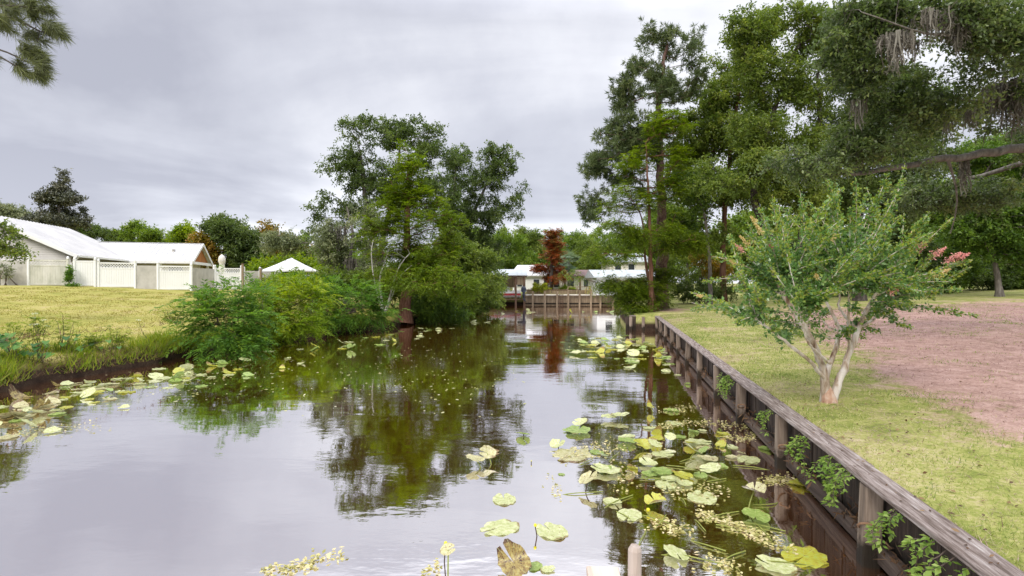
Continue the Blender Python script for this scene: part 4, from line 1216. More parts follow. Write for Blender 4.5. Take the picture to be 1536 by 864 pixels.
moss(1343, 52, 10.6, 34, 62, 46, 'long grey curtain of spanish moss hanging high over the pink-tipped tree', 1)
moss(1368, 62, 10.8, 16, 36, 18, 'short moss strand just right of the longest high curtain', 2)
moss(1400, 20, 10.5, 40, 56, 34, 'wide moss fringe at the top edge above the sky gap', 3)
moss(1435, 24, 10.7, 24, 64, 28, 'narrow long moss tail at the top edge right of the wide fringe', 4)
moss(1462, 8, 10.8, 30, 44, 22, 'small moss fringe touching the top edge near the right corner', 5)
moss(1518, 120, 12.4, 46, 90, 40, 'thick brownish moss mass at the right edge above the long bough', 6)
moss(1490, 130, 12.5, 26, 58, 24, 'ragged moss clump left of the thick mass at the right edge', 7)
moss(1448, 165, 12.4, 22, 40, 18, 'thin moss wisp hanging in the middle between two mossy boughs', 8)
moss(1418, 172, 12.4, 16, 46, 14, 'thin moss strand left of the wisp between the boughs', 9)
moss(1285, 150, 12.0, 18, 46, 16, 'dark moss strand hanging at the left end of the boughs', 10)
moss(1445, 238, 13.2, 12, 60, 14, 'grey moss drip hanging under the long low bough', 11)
moss(508, 340, 37.5, 26, 40, 30, 'grey moss draped on the sparse mossy tree across the canal', 12)
moss(528, 388, 37.5, 18, 40, 22, 'lower moss drape on the sparse mossy tree across the canal', 13)

# --- right background
b = base_at(1500, 33)
plant('maple', 'bright green leafy tree low at the right edge beyond the lawn', 'tree', b,
      [tr(b, [(1490, 380, 0), (1480, 320, 0)], .18, .06, 33)],
      [Lb(1480, 290, 50, 40, 33), Lb(1530, 280, 40, 50, 33), Lb(1500, 350, 60, 36, 33), Lb(1440, 340, 40, 36, 33), Lb(1560, 350, 50, 50, 33), Lb(1470, 245, 46, 26, 34), Lb(1540, 235, 50, 40, 34), Lb(1420, 290, 30, 30, 34)],
      'maple', n=560, seed=42, K=6, Mn=15, Rr=.75, L=.21, Wd=.11, gap=.42, freq=.5)
for i, (px, Y, rx, ry, py, leaf, lab) in enumerate([
        (1420, 41, 40, 34, 395, 'cypress_deep', 'dark leafy understory shrub behind the pink flower tips'),
        (1490, 43, 46, 34, 398, 'oak_dark', 'dark understory shrub at the lawn edge below the bright green tree'),
        (1555, 43, 50, 40, 392, 'cypress_deep', 'dark understory shrub at the right edge of the lawn border'),
        (1345, 40, 46, 40, 385, 'oak_dark', 'dark understory shrub directly behind the right half of the flowering tree'),
        (1270, 42, 50, 40, 385, 'cypress_deep', 'dark understory shrub directly behind the middle of the flowering tree'),
        (1195, 42, 46, 34, 395, 'oak_dark', 'dark understory shrub behind the left half of the flowering tree')]):
    shrub('understory_shrub', lab, px, Y, [Lb(px, py, rx, ry, Y), Lb(px - 20, py + 22, rx * .8, ry * .5, Y, -.5), Lb(px + 15, py - 25, rx * .7, ry * .6, Y, .5)], leaf, 260, 50 + i,
          group='understory along the right lawn', L=.22, Wd=.11, Rr=.7, gap=.40, freq=.7)
shrub('understory_shrub', 'low dark rounded hedge bush right of the pine base', 1045, 38, [Lb(1045, 436, 34, 14, 38), Lb(1080, 434, 26, 14, 38), Lb(1015, 430, 18, 14, 38)], 'oak_dark', 130, 61, group='understory along the right lawn', L=.16, Wd=.08)
shrub('understory_shrub', 'orange and yellow leaved bush between the slim trunks', 1052, 44, [Lb(1052, 388, 16, 14, 44), Lb(1075, 405, 20, 16, 44)], 'ochre', 60, 62, group='understory along the right lawn', L=.2, Wd=.1)
shrub('understory_shrub', 'mid green bush low behind the slim grey trunk', 1040, 46, [Lb(1035, 412, 30, 16, 46), Lb(1010, 400, 20, 20, 46)], 'green', 80, 63, group='understory along the right lawn', L=.2, Wd=.1)

# --- pine branch in the top left corner
def near_pine():
    b = np.array((-13.6, 8.2, gz(-13.6, 8.2) - .1))
    rng = np.random.default_rng(44)
    Y = 8.0
    root = tag(empty('pine', b), 'near pine whose long-needled branch dips into the top left corner', 'tree')
    limbs = [([b, b + (.1, 0, 3), b + (.2, 0, 7), b + (.1, 0, 11)], .30, .14),
             ([b + (.15, 0, 6.4), W(-180, -20, Y), W(-40, 10, Y), W(30, 28, Y), W(62, 48, Y)], .06, .012),
             ([b + (.15, 0, 5.6), W(-180, 30, Y), W(-40, 62, Y), W(20, 78, Y), W(46, 95, Y)], .05, .010),
             ([W(-40, 62, Y), W(10, 90, Y), W(40, 108, Y)], .018, .008),
             ([W(-40, 10, Y), W(10, 12, Y), W(50, 8, Y), W(70, 20, Y)], .02, .008)]
    tips = [(66, 12), (74, 40), (80, 56), (60, 62), (48, 44), (58, 22), (38, 8), (20, 16), (74, 98), (70, 112), (52, 88), (60, 100), (46, 112), (40, 72), (10, 4), (4, 24), (26, 30), (88, 50), (30, 96), (66, 78), (8, 40), (50, 2), (-14, 20), (-30, 60), (-20, 90), (18, -8), (60, -10)]
    cl = np.array([W(x + rng.normal() * 3, y + rng.normal() * 3, Y + rng.normal() * .25) for x, y in tips])
    q = grow(limbs, cl, rng, .2, .005, .02, up_pen=.2)
    q.build('trunk', M['bark_dark'], root, b, smooth=True)
    f = Quads()
    for c in cl:
        for k in range(3):
            n = 120
            ax = nrm(np.array((.75, 0, -.35)) + rng.normal(size=3) * .35)
            p = c + rng.normal(size=3) * .05 + ax * rng.uniform(-.13, .03, (n, 1))
            d = nrm(ax * .75 + nrm(rng.normal(size=(n, 3))) * .7 - (0, 0, .25))
            V, F = leaf_quads(p, d, rng.normal(size=(n, 3)), rng.uniform(.13, .24, n), np.full(n, .007), 0)
            f.add(V, F, np.clip(rng.random() * .5 + rng.random(n) * .5, 0, 1))
    f.build('crown', LEAF['pine_near'], root, b)
near_pine()

b = base_at(-42, 19)
plant('bank_tree', 'small leafy tree whose twigs reach in at the left edge before the house', 'tree', b,
      [tr(b, [(-40, 400, 0), (-30, 370, 0)], .09, .03, 19), ([W(-36, 390, 19), W(0, 368, 19), W(28, 372, 19)], .03, .012)],
      [Lb(10, 368, 26, 22, 19), Lb(30, 380, 12, 8, 19), Lb(-30, 350, 40, 40, 19), Lb(4, 345, 14, 10, 19)], 'green', n=80, seed=45, K=5, Mn=11, Rr=.28, L=.12, Wd=.055, twig=.005, step=.3)

# --- tree line behind the houses on the left
b = base_at(90, 75)
plant('magnolia', 'tall conical dark magnolia rising behind the white roofed house', 'tree', b,
      [tr(b, [(91, 380, 0), (90, 300, 0), (90, 258, 0)], .30, .05, 75)],
      [Lb(91, 264, 10, 13, 75), Lb(90, 280, 18, 12, 75), Lb(84, 296, 26, 10, 75), Lb(100, 300, 26, 10, 75), Lb(90, 314, 38, 10, 75), Lb(90, 330, 42, 12, 75)],
      'magnolia', n=190, bark='bark_grey', seed=71, K=6, Mn=15, Rr=.7, L=.36, Wd=.17, gap=.42, freq=.35, flat=.35, bow=.02)
BT = [  # px, Y, list of lobes (px, py, rx, ry), leaf, label
    (345, 62, [(345, 355, 42, 28), (365, 385, 36, 24), (325, 372, 30, 26), (352, 338, 26, 14)], 'oak_dark', 'big round dark green tree right of the house gable'),
    (303, 60, [(305, 370, 16, 20), (312, 385, 14, 16)], 'ochre', 'small orange brown tree squeezed between the gable and the round tree'),
    (285, 70, [(285, 356, 18, 16), (275, 368, 14, 12)], 'lime', 'small yellow green tree just behind the end of the house roof'),
    (205, 85, [(205, 350, 20, 12), (230, 354, 24, 12), (205, 342, 10, 8)], 'far', 'pale green loose tree behind the ridge of the low wing'),
    (180, 90, [(182, 360, 18, 14), (165, 356, 16, 12)], 'green', 'darker green tree left of the pale loose tree above the roof'),
    (140, 85, [(140, 356, 24, 14), (125, 350, 20, 12)], 'oak_dark', 'brown green tree crown at the foot of the magnolia'),
    (10, 80, [(8, 320, 26, 14), (-20, 325, 30, 22), (30, 326, 16, 10)], 'far_grey', 'greyish pale tree above the roof at the left edge'),
    (60, 82, [(58, 332, 24, 12), (40, 340, 24, 14)], 'magnolia', 'dull dark tree left of the magnolia over the roof'),
    (250, 88, [(250, 362, 20, 10), (235, 366, 20, 10)], 'far_grey', 'low grey green tree right of the pale loose tree above the roof'),
    (430, 66, [(425, 375, 30, 18), (400, 390, 24, 16), (455, 382, 26, 18), (405, 345, 12, 12)], 'ochre', 'orange and green tree with thin top behind the white gazebo'),
    (480, 64, [(480, 372, 30, 20), (505, 390, 26, 20), (480, 395, 36, 20)], 'far', 'yellow green tree right of the gazebo roof'),
    (420, 58, [(405, 405, 30, 14), (450, 398, 40, 14), (480, 412, 30, 14)], 'lime', 'low yellow green tree directly behind the white gazebo'),
    (640, 70, [(640, 400, 40, 30), (600, 420, 40, 24), (560, 415, 40, 24), (680, 410, 40, 24)], 'green', 'mid green tree seen low through the cypress behind the left bank'),
    (545, 75, [(540, 390, 40, 30), (520, 415, 40, 20)], 'far', 'pale tree low behind the dead snag')]
BT2 = [
    (760, 82, [(760, 375, 36, 26), (735, 400, 30, 24), (785, 395, 30, 22), (752, 352, 16, 10)], 'far', 'rounded bright tree behind the boathouse roof'),
    (790, 95, [(792, 362, 22, 20), (800, 390, 22, 20)], 'green', 'narrow mid green tree between the boathouse and the red tree'),
    (850, 95, [(850, 370, 28, 20), (870, 362, 22, 16), (850, 395, 34, 20)], 'far', 'light green tree just right of the rust red tree top'),
    (885, 88, [(890, 375, 26, 22), (910, 395, 30, 26), (880, 400, 30, 20)], 'green', 'mid green tree right of the palm behind the far deck'),
    (940, 95, [(940, 385, 40, 36), (980, 390, 40, 34)], 'far', 'light green tree behind the two-storey white house'),
    (1030, 75, [(1030, 350, 40, 40), (1060, 380, 40, 30), (1000, 340, 30, 40)], 'far', 'bright tree filling behind the slim trunks right of the pine'),
    (1110, 70, [(1110, 370, 50, 44), (1160, 380, 50, 40), (1130, 330, 40, 30)], 'far', 'bright tree filling behind the left of the flowering tree'),
    (1220, 75, [(1210, 360, 60, 50), (1270, 370, 60, 50), (1240, 310, 50, 40)], 'green', 'mid green tree far behind the centre of the flowering tree'),
    (1360, 70, [(1350, 360, 60, 50), (1400, 340, 60, 50), (1380, 300, 50, 36)], 'far', 'lighter tree far beyond the lawn below the low bough'),
    (1500, 72, [(1480, 350, 60, 50), (1540, 340, 60, 60), (1500, 300, 50, 30), (1500, 240, 60, 40), (1560, 260, 60, 60)], 'far', 'mid green tree far beyond the lawn at the right edge'),
    (815, 110, [(815, 372, 40, 26), (775, 380, 36, 26), (860, 378, 40, 26)], 'far', 'hazy far green tree directly behind the red tree'),
    (920, 105, [(920, 368, 44, 34), (965, 372, 40, 36)], 'far', 'far light green tree left of the pine trunk'),
    (720, 75, [(715, 395, 36, 30), (700, 360, 30, 24)], 'far', 'light green tree showing right of the spreading oak')]
for i, (px, Y, lb, leaf, lab) in enumerate(BT + BT2):
    b = base_at(px, Y)
    lobes = [Lb(a, c, rx, ry, Y) for a, c, rx, ry in lb]
    tot = sum(rx * ry for a, c, rx, ry in lb)
    plant('background_tree', lab, 'tree', b, [tr(b, [(px + 3, lb[0][1] + lb[0][3] * .6, 0), (lb[0][0], lb[0][1], 0)], .28, .08, Y)], lobes, leaf,
          n=int(50 + tot / 10), group='trees behind the houses and lawns', seed=80 + i, K=6, Mn=14, Rr=.95, L=.34, Wd=.17, gap=.36, freq=.35, step=1.5)

# --- rust red cypress, palm and shrub at the far end
b = base_at(827, 66)
plant('bald_cypress', 'rust red conical cypress standing behind the far walkway', 'tree', b,
      [tr(b, [(827, 400, 0), (828, 350, 0)], .26, .05, 66)],
      [Lb(830, 352, 9, 9, 66), Lb(829, 368, 15, 10, 66), Lb(828, 384, 18, 10, 66), Lb(824, 402, 20, 9, 66), Lb(832, 416, 20, 7, 66), Lb(808, 402, 8, 5, 66)],
      'rust', n=260, bark='bark_dark', seed=110, K=7, Mn=14, Rr=.75, mode='pinnate', L=.3, Wd=.10, flat=.3, droop=.1, gap=.36, freq=.6, bow=.0)
shrub('garden_shrub', 'small bright yellow shrub left of the red tree trunk', 811, 63.6, [Lb(811, 430, 10, 7, 63.6), Lb(804, 434, 8, 5, 63.6), Lb(818, 435, 8, 5, 63.6)], 'yellow', 60, 111, group='garden plants at the far canal end', L=.16, Wd=.08, Rr=.3)
shrub('garden_shrub', 'small lime shrub right of the red tree trunk', 846, 66.5, [Lb(842, 411, 7, 5, 66.5), Lb(850, 432, 12, 7, 66.5)], 'lime', 40, 112, group='garden plants at the far canal end', L=.16, Wd=.08, Rr=.35)
shrub('cypress_shrub', 'mid green bush on the far right bank in front of the grey roofed house', 948, 50, [Lb(944, 438, 26, 16, 50), Lb(966, 440, 24, 16, 50), Lb(935, 448, 14, 8, 50, -.3), Lb(985, 436, 24, 18, 51)], 'green', 150, 115, group='shrubs on the right bank', L=.2, Wd=.09, Rr=.6)
shrub('garden_shrub', 'pinkish dry shrub on the deck below the drooping cypress bough', 905, 64.5, [Lb(895, 436, 22, 5, 64.5), Lb(920, 434, 18, 6, 64.5)], 'seed', 60, 113, group='garden plants at the far canal end', L=.16, Wd=.08, Rr=.35)
def palm(px, Y, py, label, seed):
    b = base_at(px, Y); rng = np.random.default_rng(seed)
    root = tag(empty('palm', b), label, 'palm tree', 'garden plants at the far canal end')
    top = W(px, py, Y)
    q = Quads(); P = chain([b, (b + top) / 2 + (.1, 0, 0), top], 10, rng); q.add(*tube_np(P, np.linspace(.2, .16, 10), 9)); q.build('trunk', M['bark_grey'], root, b)
    f = Quads()
    for k in range(34):
        d = nrm(rng.normal(size=3) * (1, 1, .7) + (0, 0, .35))
        hub = top + d * 1.1
        m = 16; a = np.linspace(-1.5, 1.5, m)[:, None]
        s = nrm(np.cross(d, (0, 0, 1.0))); dd = nrm(d * np.cos(a) + s * np.sin(a) - (0, 0, .35))
        V, F = leaf_quads(np.repeat(hub[None], m, 0), dd, np.repeat(np.cross(s, d)[None], m, 0), np.full(m, 1.0), np.full(m, .10), 0)
        f.add(V, F, np.full(m, rng.random()))
        sv, sf = prisms(top[None], hub[None], [.03], [.02]); f.add(sv, sf, np.full(3, .4))
    f.build('crown', LEAF['palm'], root, b)
palm(853, 71, 393, 'grey green fan palm right of the red tree', 9)
# ------------------------------------------------------------------ flowering crape myrtle on the right lawn
def crape_myrtle():
    Y = 7.75
    bx_, by_ = (1243 - 768) / FOC * Y, Y
    b = np.array((bx_, by_, gz(bx_, by_) - .03))
    rng = np.random.default_rng(120)
    root = tag(empty('crape_myrtle', b), 'vase-shaped crape myrtle with many pale stems and pink tips on the lawn', 'flowering tree')
    S = [[(1240, 606, 0), (1240, 575, 0), (1228, 530, -.05), (1207, 490, -.15), (1180, 452, -.2), (1165, 420, -.25)],
         [(1246, 606, .05), (1262, 565, .08), (1278, 520, .12), (1288, 492, .12), (1302, 460, .15), (1320, 430, .2)],
         [(1240, 572, -.02), (1222, 548, -.1), (1190, 522, -.3), (1160, 498, -.45), (1130, 475, -.6)],
         [(1238, 606, .1), (1238, 572, .12), (1252, 530, .2), (1262, 495, .3), (1248, 470, .4), (1235, 440, .5)],
         [(1275, 530, .12), (1274, 495, .0), (1272, 465, -.1), (1276, 425, -.2)],
         [(1207, 492, -.15), (1215, 462, -.05), (1212, 430, .05)],
         [(1286, 495, .12), (1270, 478, .3), (1258, 462, .35), (1262, 420, .4)],
         [(1288, 494, .12), (1322, 470, .4), (1345, 440, .5)],
         [(1246, 545, -.1), (1216, 520, -.35), (1206, 500, -.5), (1200, 460, -.7)],
         [(1262, 498, .3), (1240, 488, .5), (1225, 470, .7)]]
    q = Quads(); ends = []
    r0 = [.062, .058, .030, .046, .027, .025, .025, .025, .022, .019]
    for s, r in zip(S, r0):
        P = chain([W(x, y, Y + d) for x, y, d in s], 22, rng, .006)
        big = r > .04
        t = np.linspace(0, 1, 22)
        rr = r * (1 - .62 * t) * (1 + (.55 * np.exp(-t * 14) if big else 0)) * (1 + .05 * np.sin(t * 23 + rng.random() * 6))
        V, F = tube_np(P, rr, 12, .035, rng); q.add(V, F)
        ends.append(P)
    # foot of the trunk: reddish flaking knob
    kb = Quads()
    kp = np.array([b + (.0, -.02, -.02), b + (.0, -.02, .05), b + (.0, -.015, .11), b + (.0, -.01, .18), b + (.0, 0, .25)])
    V, F = tube_np(kp, np.array([.135, .105, .085, .06, .03]), 16, .05, rng); kb.add(V, F)
    # shoots sweeping out to an uneven outline
    tips = [(1048, 446), (1062, 415), (1085, 372), (1098, 345), (1120, 338), (1138, 322), (1150, 312), (1172, 300), (1188, 300), (1205, 312), (1212, 290), (1232, 300), (1244, 285),
            (1262, 272), (1281, 258), (1275, 300), (1296, 280), (1310, 290), (1330, 262), (1352, 256), (1332, 300), (1350, 310), (1366, 325), (1383, 312), (1392, 340), (1375, 355), (1400, 372),
            (1430, 385), (1448, 382), (1412, 400), (1420, 415), (1390, 430), (1370, 448), (1345, 462), (1322, 490), (1300, 500), (1285, 470), (1165, 485), (1135, 470), (1110, 455), (1182, 495),
            (1120, 400), (1145, 380), (1100, 425), (1150, 430), (1180, 350), (1205, 370), (1235, 340), (1260, 330), (1290, 340), (1310, 360), (1335, 360), (1225, 400), (1250, 380),
            (1275, 390), (1300, 410), (1330, 410), (1355, 400), (1200, 430), (1230, 450), (1172, 400), (1260, 430), (1160, 350), (1320, 330), (1345, 385), (1130, 420), (1240, 415), (1285, 365)]
    tips = [(1250 + (x - 1250) * (1.05 if (x - 1250) ** 2 / 32000 + (y - 410) ** 2 / 17000 > .8 else 1), 418 + (y - 410) * (.98 if y < 330 else 1)) for x, y in tips]
    tips = tips + [(x + rng.normal() * 14, y + rng.normal() * 12 + 6) for x, y in tips] + [(1245 + rng.normal() * 80, 405 + rng.normal() * 48) for _ in range(16)]
    fo = Quads(); nw = Quads(); fl_pts = {}
    src = np.concatenate([P[12:] for P in ends])
    for i, (x, y) in enumerate(tips):
        rx = (x - 1250) / 200; rz = (y - 410) / 150
        dep = math.sqrt(max(0.02, 1 - min(1, rx * rx * .8 + rz * rz * .8))) * 1.5
        tp = W(x, y, Y + rng.uniform(-1, 1) * dep)
        d = np.linalg.norm(src - tp, axis=1) + np.maximum(0, src[:, 2] - tp[2]) * 1.3
        j = np.argsort(d)[rng.integers(0, 5)]
        s0 = src[j]
        L = np.linalg.norm(tp - s0)
        m = 14
        t = np.linspace(0, 1, m)[:, None]
        ctrl = (s0 + tp) / 2 + np.array((0, 0, .10 * L)) + rng.normal(size=3) * .05 * L
        P = (1 - t) ** 2 * s0 + 2 * t * (1 - t) * ctrl + t ** 2 * tp
        V, F = tube_np(P, np.linspace(.010, .003, m), 5); q.add(V, F)
        n = int(26 + L * 54)
        tt = np.sort(rng.uniform(.12, 1.0, n))
        # short side twigs carry the leaves
        cen = np.stack([np.interp(tt, np.linspace(0, 1, m), P[:, k]) for k in range(3)], 1)
        tan = nrm(np.stack([np.interp(tt, np.linspace(0, 1, m), np.gradient(P[:, k])) for k in range(3)], 1))
        for rep in range(3):
            off = nrm(rng.normal(size=(n, 3))) * (rng.random((n, 1)) ** .8) * (.035 + .085 * (1 - tt[:, None])) 
            pos = cen + off - tan * .02
            ld = nrm(off * 6 + tan * .6 + rng.normal(size=(n, 3)) * .5 + (0, 0, -.15))
            nn = nrm(rng.normal(size=(n, 3)) * .55 + (0, 0, 1.0))
            sz = rng.uniform(.046, .078, n) * (1 - .35 * tt ** 3)
            V, F = leaf_quads(pos, ld, nn, sz, sz * .58, .12)
            new = (tt > .48) & (rng.random(n) < .5)
            r_ = np.clip(rng.random() * .35 + rng.random(n) * .65, 0, 1)
            Fr = F
            if new.any():
                a, f_ = leaf_quads(pos[new], ld[new], nn[new], sz[new] * .9, sz[new] * .5, .12); nw.add(a, f_, r_[new])
            k = ~new
            a, f_ = leaf_quads(pos[k], ld[k], nn[k], sz[k], sz[k] * .6, .12); fo.add(a, f_, r_[k])
    q.build('trunk', M['bark_myrtle'], root, b, smooth=True)
    kb.build('trunk_foot', M['bark_foot'], root, b, smooth=True)
    fo.build('crown', LEAF['myrtle'], root, b)
    nw.build('new_leaves', LEAF['myrtle_new'], root, b)
    # flower heads
    FH = [(1386, 366, .1, .13, 'pink'), (1408, 378, .1, .13, 'pink'), (1430, 386, .1, .15, 'pink'), (1445, 384, .1, .10, 'pink'), (1412, 409, 0, .14, 'seed'), (1342, 436, -.2, .09, 'pink'),
          (1157, 371, -.5, .06, 'magenta'), (1118, 362, -.3, .12, 'seed'), (1108, 372, -.3, .08, 'pink'), (1138, 344, -.2, .10, 'seed'), (1102, 395, -.2, .09, 'seed'), (1050, 444, -.5, .05, 'seed'),
          (1250, 352, -.6, .08, 'seed'), (1376, 345, .2, .10, 'seed'), (1130, 330, -.1, .07, 'seed'), (1120, 430, -.4, .06, 'seed'), (1225, 415, -.9, .06, 'seed')]
    for x, y, d, r, kind in FH:
        c = W(x, y, Y + d)
        ax = nrm(c - (b + (0, 0, 1.2)))
        r *= 1.25; n = int(130 * r / .1)
        tt = rng.random(n)
        pos = c + ax * ((tt - .5) * r * 1.5)[:, None] + nrm(rng.normal(size=(n, 3))) * (r * .55 * (1.05 - tt) * rng.random(n) ** .5)[:, None]
        V, F = leaf_quads(pos, nrm(rng.normal(size=(n, 3)) + ax), rng.normal(size=(n, 3)), rng.uniform(.016, .028, n), rng.uniform(.012, .02, n), .1)
        f = Quads(); f.add(V, F, rng.random(n)); f.build('flower_cluster', LEAF[kind], root, b)
crape_myrtle()

# ------------------------------------------------------------------ creeper hanging over the bulkhead
def vine(px, py, n, ln, label, seed, sc=1.0):
    rng = np.random.default_rng(seed)
    # find the point on the wall cap that shows at this pixel
    best = min(np.arange(2.6, 27, .02), key=lambda y: abs((3.13 + .19 * (y - 4.73) + .0 - (px - 768) / FOC * y)))
    x0 = 3.16 + .19 * (best - 4.73)
    ux, uy = math.sin(WALL_A), math.cos(WALL_A)
    o = np.array((x0, best, .70))
    root = tag(empty('vine', o), label, 'creeper', 'creepers on the bulkhead')
    q = Quads(); f = Quads()
    for k in range(n):
        s = rng.normal() * ln * .42
        a = o + np.array((ux, uy, 0)) * s + np.array((-.02, 0, .06 * rng.random()))
        drop = rng.uniform(.08, .36) * sc
        e_ = a + np.array((ux, uy, 0)) * rng.normal() * .12 + np.array((-.06 - .14 * rng.random(), 0, -drop))
        P = chain([a, (a + e_) / 2 + (-.08, 0, .02), e_], 8, rng, .006)
        V, F = tube_np(P, np.linspace(.005, .002, 8), 4); q.add(V, F)
        m = 7
        t = np.linspace(.1, 1, m)
        c = np.stack([np.interp(t, np.linspace(0, 1, 8), P[:, i]) for i in range(3)], 1)
        for lf in range(5):           # five leaflets to a leaf
            an = (lf - 2) * .62
            d0 = nrm(np.stack((-.7 + rng.normal(size=m) * .4, rng.normal(size=m) * .7, -.5 + rng.normal(size=m) * .3), 1))
            sd = nrm(np.cross(d0, (0.2, 0, 1.0)))
            d = nrm(d0 * math.cos(an) + sd * math.sin(an))
            L = rng.uniform(.045, .078, m) * (1 - .16 * abs(lf - 2)) * sc ** .5
            nn = nrm(np.cross(sd, d0) * np.sign(np.cross(sd, d0)[:, 2:3] + 1e-6) + rng.normal(size=(m, 3)) * .25)
            V, F = leaf_quads(c + d * .01, d, nn, L, L * .48, .12); f.add(V, F, np.clip(rng.random() * .5 + rng.random(m) * .5, 0, 1))
    q.build('stems', M['twig'], root, o)
    f.build('foliage', LEAF['vine'], root, o)
vine(1098, 565, 14, .8, 'ferny creeper hanging under the cap board furthest along the wall', 1)
vine(1158, 610, 5, .22, 'dense green creeper tuft between the two middle wall posts', 2, .8)
vine(1214, 655, 6, .35, 'long creeper trailing beside the second nearest wall post', 3)
vine(1262, 705, 11, .5, 'broad creeper mat between the second and first wall posts', 4, 1.0)
vine(1352, 760, 5, .13, 'bright lime creeper sprig right of the nearest wall post', 5, .9)
vine(1425, 822, 5, .3, 'sparse creeper runner at the lower right of the wall', 6, 1.1)

# ------------------------------------------------------------------ left bank: weeds
def blades(P, h, w, rng, lean=.5, rnd=None):
    n = len(P)
    a = rng.uniform(0, 2 * np.pi, n)
    s = np.stack((np.cos(a), np.sin(a), np.zeros(n)), 1)
    ln = rng.normal(size=(n, 3)) * lean; ln[:, 2] = 1
    d = nrm(ln)
    m = P + d * (h * .55)[:, None]
    tp = m + nrm(d + rng.normal(size=(n, 3)) * (.45, .45, .2) - (0, 0, .35)) * (h * .5)[:, None]
    w = w[:, None]
    V = np.stack((P - s * w / 2, P + s * w / 2, m + s * w * .35, tp), 1)
    V2 = np.stack((P - s * w / 2, m + s * w * .35, tp, m - s * w * .35), 1)
    V = np.stack((P - s * w / 2, P + s * w / 2, m + s * w * .4, m - s * w * .4, tp), 1).reshape(-1, 3)
    i = np.arange(n)[:, None] * 5
    F = np.concatenate((i + np.array([[0, 1, 2, 3]]), i + np.array([[3, 2, 4, 4]])), 0)
    r = rng.random(n) if rnd is None else rnd
    return V, F, np.concatenate((r, r))

def tri_blades(P, h, w, rng, lean=.6):
    n = len(P)
    a = rng.uniform(0, 2 * np.pi, n)
    s = np.stack((np.cos(a), np.sin(a), np.zeros(n)), 1) * w[:, None] / 2
    d = rng.normal(size=(n, 3)) * lean; d[:, 2] = 1
    tp = P + nrm(d) * h[:, None]
    V = np.stack((P - s, P + s, tp), 1).reshape(-1, 3)
    return V, np.arange(3 * n).reshape(-1, 3)

def stuff_mesh(name, V, F, rnd, mat, label):
    o = link_mesh(name, np_mesh(name, V, F, rnd), mat)
    return tag(o, label, None, None, 'stuff')

rng = np.random.default_rng(200)
# taller bank grass along the left water edge
n = 26000
y = rng.uniform(7, 30, n) ; s = np.abs(rng.normal(size=n)) * .75 + .02
x = lx(y) - s
dn = np.array([mnoise.noise(Vector((a * .9, b_ * .9, 3.0))) for a, b_ in zip(x, y)])
k = (dn + rng.normal(size=n) * .25) > -.12
x, y, s, dn = x[k], y[k], s[k], dn[k]
P = np.stack((x, y, land(x, y) - .02), 1)
h = (.10 + .30 * rng.random(len(x)) ** 2) * np.clip(1.25 - s * .35, .45, 1.2) * (1 + np.clip(dn, -.5, .6))
V, F = tri_blades(P, h, np.full(len(x), .028) * (.6 + .8 * rng.random(len(x))), rng, .55)
stuff_mesh('bank_grass', V, F, np.clip(rng.random(len(x)) * .75 + .25 * (s < 1.2), 0, 1), LEAF['weed'], 'tall yellow green grass along the left water edge')
# dead stalks and roots on the muddy face
n = 7000
y = rng.uniform(7, 30, n); s = rng.uniform(-.05, .45, n); x = lx(y) - s
P = np.stack((x, y, np.maximum(land(x, y), .04)), 1)
V, F = tri_blades(P, rng.uniform(.08, .30, n), rng.uniform(.010, .028, n), rng, 1.2)
stuff_mesh('dead_grass', V, F, rng.random(n), LEAF['dead'], 'brown dead stalks over the muddy left bank face')
# short turf of the left lawn
n = 90000
y = 10 + 27 * rng.random(n) ** 1.25; x = lx(y) - .6 - 24 * rng.random(n) ** 1.1
k = (x / y > -1.05); x, y = x[k], y[k]; n = len(x)
P = np.stack((x, y, land(x, y) + wob(x, y, .02) - .008), 1)
V, F = tri_blades(P, rng.uniform(.03, .085, n) , rng.uniform(.014, .03, n) * (y / 18), rng, .9)
stuff_mesh('lawn_grass', V, F, rng.random(n), LEAF['grass_left'], 'short dry yellow green turf on the left lawn')
# short turf of the right lawn, thin where pine straw lies
n = 250000
y = 2.4 + 26 * rng.random(n) ** 1.9; s = .27 + 17 * rng.random(n) ** 1.25; x = bx(y) + s
k = (x / y < 1.05) & (x / y > .1); x, y, s = x[k], y[k], s[k]
pm = patch_mask(x, y)
dn = np.array([mnoise.noise(Vector((a * .75, b_ * .75, 9.0))) + .6 * mnoise.noise(Vector((a * 2.6, b_ * 2.6, 4.0))) for a, b_ in zip(x, y)])
k = (pm * .62 + rng.random(len(x)) * .55 - dn * .85) < .46 + .18 * rng.random(len(x))
x1, y1, d1 = x[k], y[k], dn[k]; n1 = len(x1)
P = np.stack((x1, y1, land(x1, y1) + wob(x1, y1, .012) - .004), 1)
V, F = tri_blades(P, rng.uniform(.022, .060, n1) * (1 + .25 * d1), rng.uniform(.0045, .010, n1) * np.clip(y1 / 6, .8, 3), rng, 1.0)
stuff_mesh('lawn_grass', V, F, np.clip(rng.random(n1) * .85 - d1 * .5 + .16, 0, 1), LEAF['grass'], 'green and straw mottled turf on the right lawn')
x2, y2 = x[~k], y[~k]
sel = rng.random(len(x2)) < .8; x2, y2 = x2[sel], y2[sel]
ex = rng.random(len(x)) < .10
x2, y2 = np.concatenate((x2, x[ex])), np.concatenate((y2, y[ex])); n2 = len(x2)
P = np.stack((x2, y2, land(x2, y2) + wob(x2, y2, .012) + .002), 1)
V, F = tri_blades(P, rng.uniform(.03, .12, n2), rng.uniform(.003, .008, n2) * np.clip(y2 / 7, .8, 3), rng, 6.0)
stuff_mesh('pine_straw', V, F, rng.random(n2), LEAF['straw'], 'pinkish brown pine straw strewn over the right lawn')

